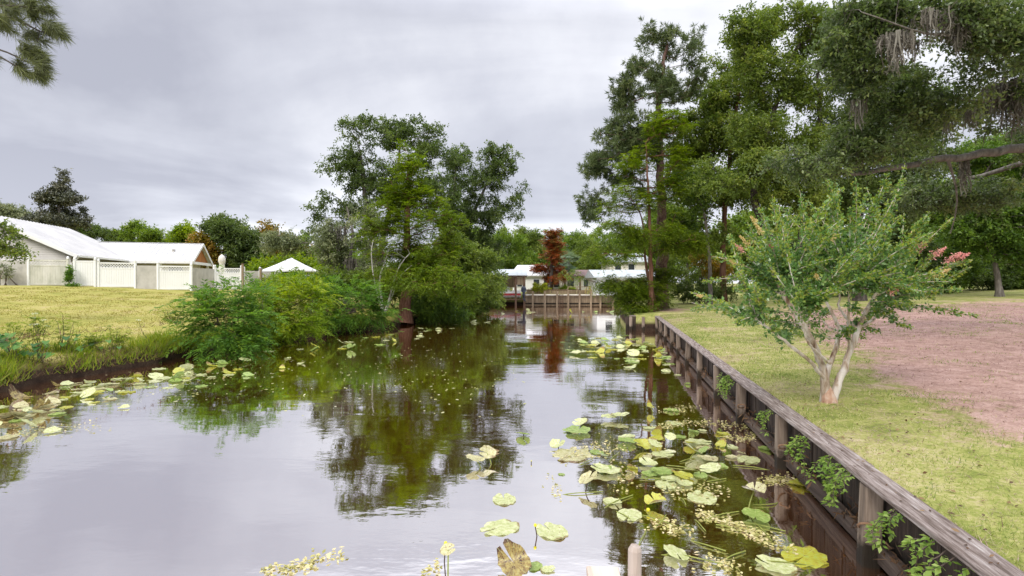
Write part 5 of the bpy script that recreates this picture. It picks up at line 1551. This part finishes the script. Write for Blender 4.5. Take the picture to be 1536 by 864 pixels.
# fallen leaves and bits of bark on the right lawn
n = 1500
y = 3.0 + 15 * rng.random(n) ** 1.5; s = .05 + 9 * rng.random(n) ** 1.5; x = bx(y) + s
k = (x / y < 1.05); x, y = x[k], y[k]; n = len(x)
P = np.stack((x, y, land(x, y) + wob(x, y, .012) + np.where(x - bx(y) < .22, .06, .02)), 1)
V, F = leaf_quads(P, nrm(rng.normal(size=(n, 3)) * (1, 1, .2)), nrm(rng.normal(size=(n, 3)) * .4 + (0, 0, 1.0)), rng.uniform(.02, .06, n), rng.uniform(.012, .03, n), .15)
stuff_mesh('leaf_litter', V, F, rng.random(n), LEAF['dead'], 'small brown fallen leaves on the right lawn and cap boards')
n = 2600
y = rng.uniform(2.5, 27, n); P = np.stack((3.13 + .19 * (y - 4.73) + rng.uniform(.05, .15, n), y, rng.uniform(.2, .5, n) * rng.random(n) ** 1.5 + .02), 1)
P[:, 2] = np.where(P[:, 2] < .21, .215, P[:, 2])
k = np.array([mnoise.noise(Vector((0, b_ * 1.3, 7.0))) for b_ in y]) > -.05; P = P[k]; n = len(P)
V, F = leaf_quads(P, nrm(rng.normal(size=(n, 3)) * (.5, 1, .5) - (0, 0, .3)), nrm(rng.normal(size=(n, 3))), rng.uniform(.05, .16, n), rng.uniform(.008, .03, n), .2)
stuff_mesh('root_debris', V, F, rng.random(n) * .6, LEAF['dead'], 'dark roots and dead leaves caught along the foot of the bulkhead')
# individual plants on the left bank
def fern_weed(px, Y, h, n, label, seed, s=None, flower=False, leaf='weed', L=.06):
    rng = np.random.default_rng(seed)
    x = (px - 768) / FOC * Y
    b = np.array((x, Y, gz(x, Y) - .02))
    root = tag(empty('fern_weed', b), label, 'weed', 'tall weeds on the left bank')
    q = Quads(); f = Quads(); um = Quads()
    for k in range(n):
        e_ = b + np.array((rng.normal() * .22, rng.normal() * .15, h * rng.uniform(.6, 1.0)))
        P = chain([b + rng.normal(size=3) * (.08, .08, 0), (b + e_) / 2 + rng.normal(size=3) * .04, e_], 8, rng, .01)
        V, F = tube_np(P, np.linspace(.009, .004, 8), 5); q.add(V, F)
        m = 9
        t = rng.uniform(.3, 1, m)
        c = np.stack([np.interp(t, np.linspace(0, 1, 8), P[:, i]) for i in range(3)], 1)
        V, F, rr, _ = foliage(c, b + (0, 0, h * .3), rng, K=2, Mn=16, Rr=.24, mode='pinnate', L=L * 1.4, Wd=L * .36, droop=.15, flat=.4, outw=.5)
        f.add(V, F, rr)
        if flower:
            m = 26; a = rng.uniform(0, 6.28, m); r_ = .07 * np.sqrt(rng.random(m))
            V, F = leaf_quads(e_ + np.stack((r_ * np.cos(a), r_ * np.sin(a), rng.normal(size=m) * .006 + .02), 1), nrm(rng.normal(size=(m, 3))), np.tile((0, 0, 1.0), (m, 1)), np.full(m, .025), np.full(m, .022), 0)
            um.add(V, F, rng.random(m))
    q.build('stems', M['twig'], root, b); f.build('foliage', LEAF[leaf], root, b)
    if flower: um.build('flower_head', LEAF['umbel'], root, b)
fern_weed(60, 14.2, 1.05, 7, 'ferny weed with white flower heads nearest the left edge', 1, flower=True)
fern_weed(95, 14.6, 1.15, 5, 'tall ferny weed with bright top fronds standing above the left bank grass', 2)
fern_weed(20, 14.0, .8, 6, 'bushy ferny weed low at the left edge of the bank', 3)
fern_weed(172, 15.8, .62, 6, 'short lime ferny weed midway along the left bank', 4)
fern_weed(222, 17.2, .95, 1, 'single thin stalk with a white flower head on the lawn edge', 5, flower=True, L=.03)
fern_weed(130, 15.2, .55, 6, 'low bushy weed between the tall ferny weed and the lime one', 6)
fern_weed(262, 17.6, .62, 7, 'lime weed clump just left of the nearest mimosa shrub', 7)

def leafy_weed(px, Y, n, label, seed, sc=1.0):
    rng = np.random.default_rng(seed)
    x = (px - 768) / FOC * Y
    b = np.array((x, Y, max(.05, gz(x, Y)) - .02))
    root = tag(empty('broadleaf_weed', b), label, 'weed', 'broad-leaved weeds on the left bank')
    q = Quads(); f = Quads()
    for k in range(n):
        e_ = b + np.array((rng.normal() * .30, rng.normal() * .2, rng.uniform(.15, .62) * sc))
        P = chain([b + rng.normal(size=3) * (.15, .12, 0), (b + e_) / 2 + (0, 0, .06), e_], 7, rng)
        V, F = tube_np(P, np.linspace(.007, .004, 7), 5); q.add(V, F)
        a = rng.uniform(-2.6, -.5)
        d = nrm(np.array((math.cos(a), math.sin(a), -.6)))
        s = nrm(np.cross(d, (0, 0, 1.0))); u = np.cross(s, d)
        Ln = rng.uniform(.13, .21) * sc
        # heart-shaped blade
        out = [(0, 0), (.55, -.18), (.62, .15), (.34, .62), (0, 1.0), (-.34, .62), (-.62, .15), (-.55, -.18)]
        pts = np.array([e_ + s * ox * Ln * .8 + d * oy * Ln + u * (abs(ox) * .12 * Ln) for ox, oy in out])
        V = np.concatenate((pts, [e_ + d * Ln * .35]))
        F = np.array([(0, 1, 2, 8), (2, 3, 4, 8), (4, 5, 6, 8), (6, 7, 0, 8)])
        f.add(V, F, np.full(4, rng.random()))
    q.build('stems', M['twig'], root, b); f.build('foliage', LEAF['taro'], root, b)
leafy_weed(20, 13.2, 16, 'large clump of heart-leaved weeds at the left edge', 1, 1.2)
leafy_weed(62, 13.7, 12, 'heart-leaved weed clump below the white-flowered fern', 2)
leafy_weed(105, 14.6, 9, 'smaller heart-leaved weed clump right of the flowering fern', 3, .9)
leafy_weed(-8, 12.9, 10, 'heart-leaved weeds cut by the left edge of the photo', 4, 1.1)
leafy_weed(150, 15.2, 7, 'few small heart leaves midway along the bank', 5, .75)

# creeper on the house fence
p = W(106, 425, 36.1)
shrub('vine', 'green creeper climbing the fence post left of the white gate', 106, 37.5, [Lb(104, 413, 4, 13, 37.5, 0, .12), Lb(107, 428, 8, 4, 37.5, 0, .2)], 'frond', 60, 130, group='creepers on the house fence', cat='creeper', L=.12, Wd=.08, Rr=.16, K=4, Mn=7, spread=.02, stems=2)
shrub('vine', 'faint grey green creeper on the grey panel at the left edge', 8, 36.3, [Lb(8, 405, 14, 12, 36.3, -.1, .1)], 'far_grey', 40, 131, group='creepers on the house fence', cat='creeper', L=.08, Wd=.05, Rr=.18, K=4, Mn=7)

# ------------------------------------------------------------------ water lilies (spatterdock)
def pad_mat(name, stops, blot, blot_c):
    m, nd, lk, b = new_mat(name)
    t = nd.new('ShaderNodeTexCoord'); oi = nd.new('ShaderNodeObjectInfo')
    ad = nd.new('ShaderNodeVectorMath'); ad.operation = 'ADD'; lk.new(t.outputs['Object'], ad.inputs[0]); lk.new(oi.outputs['Location'], ad.inputs[1])
    n = noise_node(nd, lk, ad.outputs[0], 9, 5, .62)
    r = ramp_node(nd, lk, n.outputs[0], stops)
    n2 = noise_node(nd, lk, ad.outputs[0], 24, 6, .7)
    n3 = noise_node(nd, lk, ad.outputs[0], 5, 3, .6)
    mu = nd.new('ShaderNodeMath'); mu.operation = 'MULTIPLY'; lk.new(n2.outputs[0], mu.inputs[0]); lk.new(n3.outputs[0], mu.inputs[1])
    rb = ramp_node(nd, lk, mu.outputs[0], [(blot, (0, 0, 0)), (blot + .04, (1, 1, 1))])
    mx = nd.new('ShaderNodeMix'); mx.data_type = 'RGBA'
    # browned, nibbled rim on part of each leaf
    le = nd.new('ShaderNodeVectorMath'); le.operation = 'LENGTH'; lk.new(t.outputs['Object'], le.inputs[0])
    rim = nd.new('ShaderNodeMath'); rim.operation = 'MULTIPLY_ADD'; lk.new(n3.outputs[0], rim.inputs[0]); rim.inputs[1].default_value = .34; lk.new(le.outputs['Value'], rim.inputs[2])
    rr_ = ramp_node(nd, lk, rim.outputs[0], [(.655, (0, 0, 0)), (.70, (.9, .9, .9))])
    mxx = nd.new('ShaderNodeMath'); mxx.operation = 'MAXIMUM'; lk.new(rb.outputs[0], mxx.inputs[0]); lk.new(rr_.outputs[0], mxx.inputs[1])
    lk.new(mxx.outputs[0], mx.inputs[0]); lk.new(r.outputs[0], mx.inputs[6]); mx.inputs[7].default_value = (*blot_c, 1)
    # pale veins running out from the stalk
    sp = nd.new('ShaderNodeSeparateXYZ'); lk.new(t.outputs['Object'], sp.inputs[0])
    at = nd.new('ShaderNodeMath'); at.operation = 'ARCTAN2'; lk.new(sp.outputs[1], at.inputs[0]); lk.new(sp.outputs[0], at.inputs[1])
    ml = nd.new('ShaderNodeMath'); ml.operation = 'MULTIPLY'; ml.inputs[1].default_value = 17; lk.new(at.outputs[0], ml.inputs[0])
    sn = nd.new('ShaderNodeMath'); sn.operation = 'SINE'; lk.new(ml.outputs[0], sn.inputs[0])
    rv = ramp_node(nd, lk, sn.outputs[0], [(.86, (0, 0, 0)), (1.0, (.35, .35, .35))])
    m2 = nd.new('ShaderNodeMix'); m2.data_type = 'RGBA'; lk.new(rv.outputs[0], m2.inputs[0]); lk.new(mx.outputs[2], m2.inputs[6]); m2.inputs[7].default_value = (.46, .50, .22, 1)
    lk.new(m2.outputs[2], b.inputs['Base Color'])
    b.inputs['Roughness'].default_value = .26
    b.inputs['Specular IOR Level'].default_value = .5
    tr = nd.new('ShaderNodeBsdfTranslucent'); lk.new(m2.outputs[2], tr.inputs[0])
    mix = nd.new('ShaderNodeMixShader'); mix.inputs[0].default_value = .2
    lk.new(b.outputs[0], mix.inputs[1]); lk.new(tr.outputs[0], mix.inputs[2]); lk.new(mix.outputs[0], nd['Material Output'].inputs[0])
    bp = nd.new('ShaderNodeBump'); bp.inputs['Strength'].default_value = .35; bp.inputs['Distance'].default_value = .01
    lk.new(n2.outputs[0], bp.inputs['Height']); lk.new(bp.outputs[0], b.inputs['Normal'])
    return m
PAD = {
 'pale': pad_mat('pad_pale', [(.3, (.38, .42, .15)), (.5, (.52, .55, .26)), (.7, (.66, .66, .43))], .335, (.24, .17, .06)),
 'green': pad_mat('pad_green', [(.3, (.16, .24, .05)), (.5, (.26, .36, .08)), (.7, (.40, .48, .16))], .335, (.22, .16, .05)),
 'yellow': pad_mat('pad_yellow', [(.3, (.36, .30, .03)), (.5, (.45, .44, .05)), (.7, (.38, .46, .10))], .33, (.26, .16, .05)),
 'old': pad_mat('pad_old', [(.3, (.36, .33, .14)), (.5, (.50, .47, .24)), (.7, (.58, .55, .36))], .30, (.16, .08, .035)),
 'brown': pad_mat('pad_brown', [(.3, (.12, .07, .03)), (.5, (.28, .20, .06)), (.7, (.46, .40, .14))], .28, (.07, .03, .015)),
}
M['stalk'] = rough_mat('green_stalk', [(.14, .17, .03), (.26, .28, .06)], (9, 9, 9), 3, .5, 0)
M['stalk_dark'] = rough_mat('dark_stalk', [(.03, .018, .012), (.07, .045, .03)], (9, 9, 9), 3, .5, 0)
M['bud'] = rough_mat('yellow_bud', [(.55, .50, .02), (.70, .62, .04)], (20, 20, 20), 3, .45, 0)

def pad_mesh(seed, curl=.0, cup=.02, rag=.03, asp=.82):
    """oval heart-shaped leaf of unit length, stalk at the origin, notch towards -x"""
    rng = np.random.default_rng(seed)
    n = 26
    a = np.linspace(-math.pi + .14, math.pi - .14, n)
    r = .5 * (1 + .12 * np.cos(a)) * (1 + rag * rng.normal(size=n))
    r = r * (1 + .10 * np.exp(-((np.abs(a) - 2.75) / .25) ** 2))
    rings = [0.02, .35, .7, .9, 1.0]
    V = []
    ph = rng.uniform(0, 6, 3)
    for k in rings:
        x = r * k * np.cos(a); y = r * k * np.sin(a) * asp
        z = cup * (k ** 2) * .5 + .006 * k * np.sin(a * 3 + ph[0]) + curl * np.maximum(0, y * math.cos(ph[1]) + x * math.sin(ph[1])) ** 2 * 3 + (.02 * k ** 6) * np.sin(a * 7 + ph[2])
        V.append(np.stack((x, y, z), 1))
    V = np.concatenate(V)
    i = np.arange(len(rings) - 1)[:, None] * n + np.arange(n - 1)[None]
    F = np.stack((i, i + n, i + n + 1, i + 1), -1).reshape(-1, 4)
    me = np_mesh('lily_pad', V, F, smooth=True)
    return me
PM = {}
for k in ('pale', 'green', 'yellow', 'old', 'brown'):
    PM[k] = []
    for v in range(5):
        me = pad_mesh(v * 7 + len(k), curl=[0, .15, .5, 0, 1.2][v] if k != 'brown' else .7, cup=[.02, .06, .05, .0, .1][v], rag=.02 if k in ('pale', 'green') else .06)
        me.materials.append(PAD[k]); PM[k].append(me)

def pad(px, py, w, h, kind, label, group=None, z=.006, var=0, rise=0.0, tilt=None, rot=None, rng=None, stalk=None, sz=None):
    """px,py,w: where the leaf shows and how wide; the real size follows from its distance"""
    c = on_water(px, py)
    if rise:
        k = (CAM_H - rise) / CAM_H
        c = np.array((c[0] * k, c[1] * k, rise))
    size = sz if sz else 1.12 * w / FOC * c[1]
    o = bpy.data.objects.new('lily_pad', PM[kind][var])
    COL.objects.link(o)
    o.location = (c[0], c[1], z + rise)
    o.scale = (size, size, size)
    rr = rng or random
    o.rotation_euler = (tilt[0] if tilt else 0, tilt[1] if tilt else 0, rot if rot is not None else rr.uniform(0, 6.28))
    tag(o, label, 'lily pad', group)
    if stalk:
        dx, dy, mat = stalk
        s = MB()
        pts = [(c[0], c[1], rise + z - .004), (c[0] + dx * .5, c[1] + dy * .5, rise * .55 - .01), (c[0] + dx, c[1] + dy, -.12)]
        P = chain(pts, 8, np.random.default_rng(1))
        s.tube(P, [.007] * 8, 6)
        me = bpy.data.meshes.new('stalk'); me.from_pydata(s.v, [], s.f)
        so = link_mesh('stalk', me, M[mat])
        so.parent = o
        bpy.context.view_layer.update()
        so.matrix_parent_inverse = o.matrix_world.inverted()
    return o

HERO = [
 (756, 750, 38, 'pale', 0, 'single pale oval lily pad just above the nearest pair in open water', {}),
 (748, 794, 54, 'pale', 3, 'broad pale lily pad left of the yellow bud on its dark stalk', {}),
 (826, 798, 50, 'pale', 0, 'broad pale lily pad right of the yellow bud on its dark stalk', {}),
 (770, 846, 48, 'brown', 1, 'ragged browning lily leaf curled up at the bottom of the view', dict(rise=.06, tilt=(.5, .3))),
 (800, 853, 26, 'green', 0, 'small green pad partly under the ragged browning leaf', {}),
 (823, 857, 20, 'pale', 1, 'tiny round pale pad right of the ragged browning leaf', {}),
 (713, 690, 30, 'old', 1, 'pale raised pad on the left of the lone stalked pair in mid water', dict(rise=.10, tilt=(.2, -.1), stalk=(.12, -.05, 'stalk'))),
 (730, 680, 24, 'old', 2, 'upright curled pad of the lone stalked pair in mid water', dict(rise=.13, tilt=(.9, .3), stalk=(.10, -.12, 'stalk'))),
 (785, 652, 22, 'green', 1, 'small yellow green pad with a dark reflection beyond the lone stalked pair', dict(rise=.04, tilt=(.2, .1), stalk=(.02, .02, 'stalk_dark'))),
 (672, 827, 21, 'old', 1, 'small pale leaf held on a thin stalk at the bottom left of the pads', dict(rise=.14, tilt=(-.5, .2), stalk=(.02, -.2, 'stalk'))),
 (870, 634, 22, 'pale', 1, 'uppermost raised pad of the cluster left of the twin flat pads', dict(rise=.08, tilt=(.4, -.2), stalk=(.05, .0, 'stalk'))),
 (868, 645, 40, 'green', 0, 'wide green pad under the uppermost raised pad', dict(rise=.04)),
 (838, 667, 24, 'pale', 2, 'pale pad with dark shadowed edge left of the old floating leaves', dict(rise=.05, tilt=(.3, .2), stalk=(.0, .03, 'stalk_dark'))),
 (913, 625, 24, 'pale', 0, 'left one of twin flat pads on a shared stalk', dict(rise=.07)),
 (932, 623, 24, 'pale', 1, 'right one of twin flat pads on a shared stalk', dict(rise=.09, stalk=(-.03, -.02, 'stalk'))),
 (1012, 636, 22, 'pale', 0, 'narrow white-green pad at the upper edge of the floating weed', {}),
 (860, 682, 62, 'old', 3, 'large faded old leaf floating among yellow debris', {}),
 (908, 706, 40, 'pale', 1, 'pale pad right of the faded old leaf', dict(rise=.03)),
 (884, 718, 32, 'old', 1, 'stalked brown-rimmed pad with a dark bent stalk below', dict(rise=.14, tilt=(.35, .25), stalk=(-.08, -.12, 'stalk_dark'))),
 (996, 682, 30, 'pale', 0, 'pale flat pad below the yellow tipped curled leaf', {}),
 (941, 663, 30, 'green', 1, 'green pad at the left of the curled yellow-edged cluster', dict(rise=.03)),
 (964, 668, 30, 'yellow', 2, 'yellow green curled pad right of the cluster green pad', dict(rise=.06, tilt=(.4, .3), stalk=(.03, .0, 'stalk'))),
 (985, 655, 18, 'yellow', 4, 'small folded yellow leaf above the pale flat pad', dict(rise=.07, tilt=(.6, .2))),
 (1050, 664, 34, 'pale', 0, 'pale pad sloping beside the floating weed streak', dict(rise=.02)),
 (1045, 678, 40, 'pale', 1, 'pale tilted pad joined to the sloping one', dict(rise=.06, tilt=(-.3, .4), stalk=(-.2, -.16, 'stalk'))),
 (1060, 689, 30, 'old', 1, 'creamy pad at the tip of a slanting green stalk', dict(rise=.05)),
 (972, 695, 28, 'pale', 1, 'pale pad above the round yellow flower stem pad', dict(rise=.03)),
 (993, 709, 34, 'green', 1, 'green pad touching the yellow mottled pad', dict(rise=.02)),
 (1026, 715, 30, 'yellow', 1, 'yellow mottled round pad at the end of the slanting stalk', dict(rise=.02)),
 (1000, 729, 34, 'pale', 0, 'oval pale pad between the yellow mottled pad and flower pad', {}),
 (1065, 704, 28, 'pale', 1, 'pale drooping pad right of the yellow mottled pad', dict(rise=.04, tilt=(.2, -.3))),
 (983, 753, 34, 'yellow', 2, 'bright yellow green pad with a flower bud on its left', dict(rise=.06, tilt=(.3, .2))),
 (920, 755, 28, 'pale', 1, 'upper pad of the overlapping pair near the pale stake', {}),
 (944, 775, 40, 'pale', 0, 'lower pad of the overlapping pair near the pale stake', {}),
 (1054, 747, 46, 'pale', 3, 'large pale pad in the middle of the near cluster', {}),
 (1123, 691, 34, 'pale', 0, 'mottled pale pad alone left of the second wall post', {}),
 (1133, 735, 36, 'old', 2, 'cream upright leaf on a forked stalk near the bulkhead', dict(rise=.20, tilt=(.25, .2), stalk=(-.16, -.14, 'stalk'))),
 (1135, 777, 44, 'green', 1, 'green lower leaf under the cream upright leaf', dict(rise=.04, tilt=(.1, .0), stalk=(-.02, .22, 'stalk'))),
 (1016, 832, 40, 'pale', 3, 'big heart-shaped pad near the bottom right of the pale stake', dict(tilt=(.25, .0), rise=.03, rot=1.6)),
 (1163, 851, 50, 'pale', 1, 'long pale pad at the bottom beside the big yellow mottled pad', dict(rot=-.5)),
 (1207, 838, 66, 'yellow', 3, 'biggest yellow mottled pad at the bottom by the near wall post', {}),
 (1213, 729, 44, 'yellow', 1, 'yellow pad lying in the weed against the wall', {}),
 (1152, 675, 24, 'green', 1, 'darker green pad beside the second nearest wall post', {}),
 (1173, 688, 18, 'pale', 2, 'small pad tilted against the second nearest wall post', dict(rise=.03, tilt=(.4, .5))),
 (1132, 631, 26, 'green', 2, 'dull green leaf leaning on the third wall post', dict(rise=.10, tilt=(.5, -.4))),
 (1008, 617, 24, 'green', 1, 'small pad hugging the upper weed raft', {}),
 (1085, 652, 20, 'yellow', 1, 'little yellow leaf within the middle weed raft', {}),
 (843, 713, 10, 'green', 0, 'tiny round pad left of the brown-rimmed stalked pad', {}),
 (976, 611, 12, 'yellow', 4, 'lone yellow curled leaf on a stalk above the weed rafts', dict(rise=.10, tilt=(.5, .2), stalk=(.06, -.05, 'stalk'))),
]
rngp = np.random.default_rng(77)
for px, py, w, kind, var, lab, kw in HERO:
    o = pad(px, py, w, 0, kind, lab, 'large lily pads near the dock', var=var, rng=random.Random(int(px * 7 + py)), **kw)

def pads_field(label, group, n, sampler, size, kinds, seed, ov=.27):
    rr = random.Random(seed); rg = np.random.default_rng(seed)
    done = []; tries = 0
    while len(done) < n and tries < n * 40:
        tries += 1
        px, py = sampler(rg)
        c = on_water(px, py)
        s = size * rr.uniform(.6, 1.25)
        if c[0] < lx(c[1]) + .15 or c[0] > bx(c[1]) - .3: continue
        if any((c[0] - d[0]) ** 2 + (c[1] - d[1]) ** 2 < ((s + d[2]) * ov) ** 2 for d in done): continue
        done.append((c[0], c[1], s))
        up = rr.random() < .22
        kw = dict(rise=rr.uniform(.03, .12), tilt=(rr.uniform(-.6, .6), rr.uniform(-.6, .6))) if up else dict(tilt=(rr.uniform(-.05, .05), rr.uniform(-.05, .05)))
        pad(px, py, 0, 0, rr.choice(kinds), label, group, z=.004 + .0012 * (len(done) % 12), var=rr.randrange(4), rng=rr, sz=s, **kw)

def along(pts, sx, sy):
    pts = np.array(pts, float)
    def f(rg):
        i = rg.integers(0, len(pts) - 1); t = rg.random()
        p = pts[i] + (pts[i + 1] - pts[i]) * t
        return p[0] + rg.normal() * sx, p[1] + rg.normal() * sy
    return f
pads_field('pale lily pad crowded in the raft at the left edge of the water', 'lily pads at the left edge', 56, along([(-20, 640), (40, 625), (110, 600), (190, 585)], 22, 13), .33, ['pale', 'pale', 'green', 'old', 'old', 'brown', 'yellow'], 1)
pads_field('pale lily pad in the loose row along the grassy left bank', 'lily pads along the grassy bank', 38, along([(200, 575), (270, 568), (330, 555), (420, 538)], 20, 10), .34, ['pale', 'pale', 'green', 'yellow'], 2)
pads_field('small lily pad below the shrubs and cypress of the left bank', 'lily pads below the cypress', 34, along([(430, 530), (520, 514), (600, 505), (660, 493), (735, 480)], 14, 5), .36, ['pale', 'green', 'pale', 'yellow'], 3)
pads_field('lily pad in the big patch before the bulkhead corner', 'lily pads mid canal', 66, along([(880, 510), (920, 520), (950, 515), (975, 535), (900, 525), (940, 505)], 30, 7), .36, ['pale', 'pale', 'green', 'yellow'], 4)
pads_field('tiny lily pad at the far end near the seawall', 'lily pads at the far canal end', 14, along([(755, 468), (800, 467), (890, 468), (940, 470)], 12, 1.6), .4, ['pale', 'yellow', 'green'], 5)
pads_field('mid-sized lily pad among the weed rafts out from the middle wall posts', 'lily pads among the weed rafts', 30, along([(870, 650), (960, 660), (1050, 650), (1090, 690), (1000, 740), (900, 690)], 26, 14), .22, ['pale', 'pale', 'green', 'old', 'yellow'], 7)
pads_field('lily pad close under the far stretch of the bulkhead', 'lily pads under the far bulkhead', 14, along([(985, 520), (1010, 545), (1030, 565)], 10, 8), .28, ['pale', 'green'], 6)

# flower buds on dark stalks
def bud(px, py, h, dx, label, mat='stalk_dark', r=.016):
    c = on_water(px, py)
    o = tag(empty('lily_bud', c), label, 'flower bud')
    P = chain([(dx, 0, -.15), (dx * .6, 0, 0), (0, 0, h)], 8, np.random.default_rng(1))
    MB().tube(P, [.006] * 8, 6).build('stalk', M[mat], o)
    MB().lathe([(r * .3, -r), (r * .85, -r * .6), (r, 0), (r * .9, r * .5), (r * .45, r * .95)], (0, 0, h + r * .7), 12).build('bud_head', M['bud'], o, smooth=True)
bud(803, 806, .10, .03, 'yellow lily bud on a bent dark stalk between the two broad pads')
bud(973, 772, .03, .0, 'yellow lily bud beside the bright yellow green pad', 'stalk', .02)
bud(668, 845, .16, -.02, 'small brown-stalked bud by the thin stalked leaf at the bottom')
bud(797, 696, .03, .0, 'dark bud tip poking out of open water', 'stalk_dark', .008)

# drifting weed: rafts of small leaves
rng = np.random.default_rng(300)
def raft(pts, n, sx, sy):
    f = along(pts, sx, sy); n = int(n * .55)
    return np.array([on_water(*f(rng)) for _ in range(n)])
Rf = [raft([(990, 640), (1050, 634), (1130, 640), (1165, 656)], 700, 9, 3.2), raft([(1085, 655), (1120, 660), (1150, 650)], 260, 9, 3),
      raft([(1045, 768), (1090, 785), (1130, 800), (1190, 828)], 520, 6, 4), raft([(1145, 722), (1180, 720), (1232, 735)], 340, 7, 4), raft([(850, 688), (900, 672), (985, 665)], 420, 14, 7),
      raft([(995, 620), (1040, 610)], 180, 9, 3), raft([(985, 785), (1030, 800)], 160, 12, 6), raft([(1010, 735), (1085, 740)], 170, 14, 7), raft([(1060, 840), (1110, 860)], 140, 14, 8),
      raft([(400, 862), (450, 852), (510, 832)], 260, 8, 5), raft([(655, 852), (640, 870)], 60, 6, 6), raft([(820, 715), (840, 745)], 40, 4, 6), raft([(940, 735), (935, 700)], 110, 12, 9), raft([(0, 652), (60, 645), (150, 640)], 240, 14, 5)]
P = np.concatenate(Rf); n = len(P)
P[:, 2] = rng.uniform(.003, .014, n)
V, F = leaf_quads(P, nrm(rng.normal(size=(n, 3)) * (1, 1, .12)), nrm(rng.normal(size=(n, 3)) * .22 + (0, 0, 1.0)), rng.uniform(.024, .066, n), rng.uniform(.018, .042, n), .1)
stuff_mesh('floating_weed', V, F, rng.random(n), LEAF['float'], 'yellowish rafts of small floating weed between the lily pads')
# pale specks drifting on open water
S_ = [raft([(380, 590), (480, 560), (600, 540), (700, 520)], 330, 70, 16), raft([(760, 500), (840, 490)], 200, 50, 12), raft([(640, 590), (700, 570)], 130, 60, 20), raft([(870, 520), (960, 520)], 260, 45, 14), raft([(200, 590), (330, 560)], 160, 40, 14)]
P = np.concatenate(S_)
P = P[(P[:, 0] > lx(P[:, 1]) + .1) & (P[:, 0] < bx(P[:, 1]) - .3)]; n = len(P); P[:, 2] = .004
V, F = leaf_quads(P, nrm(rng.normal(size=(n, 3)) * (1, 1, .02)), np.tile((0, 0, 1.0), (n, 1)), rng.uniform(.03, .10, n), rng.uniform(.025, .06, n), 0)
stuff_mesh('floating_leaves', V, F, rng.random(n), LEAF['speck'], 'pale specks of leaf drifting on the open water')
# stems lying just at the surface between the pads
q = Quads()
for px, py in [(1030, 760), (1000, 775), (950, 745), (1075, 790), (1090, 830), (900, 700), (1050, 705), (1110, 770), (970, 800), (1160, 815), (930, 680), (1020, 695), (1150, 845), (1060, 800), (1120, 830), (1085, 850), (1000, 700), (960, 720), (890, 690), (1040, 650), (1090, 720), (1130, 760), (1010, 790), (925, 770), (870, 660), (1180, 800), (1100, 700), (905, 740)]:
    c = on_water(px, py); a = rng.uniform(0, 6.28); L = rng.uniform(.25, .75)
    e_ = c + np.array((math.cos(a), math.sin(a), 0)) * L
    Pq = chain([c + (0, 0, .012), (c + e_) / 2 + (rng.normal() * .05, rng.normal() * .05, .02), e_ + (0, 0, -.03)], 8, rng)
    q.add(*tube_np(Pq, np.full(8, .006), 5))
tag(q.build('floating_stems', M['stalk']), 'loose green lily stems lying at the water surface', None, None, 'stuff')
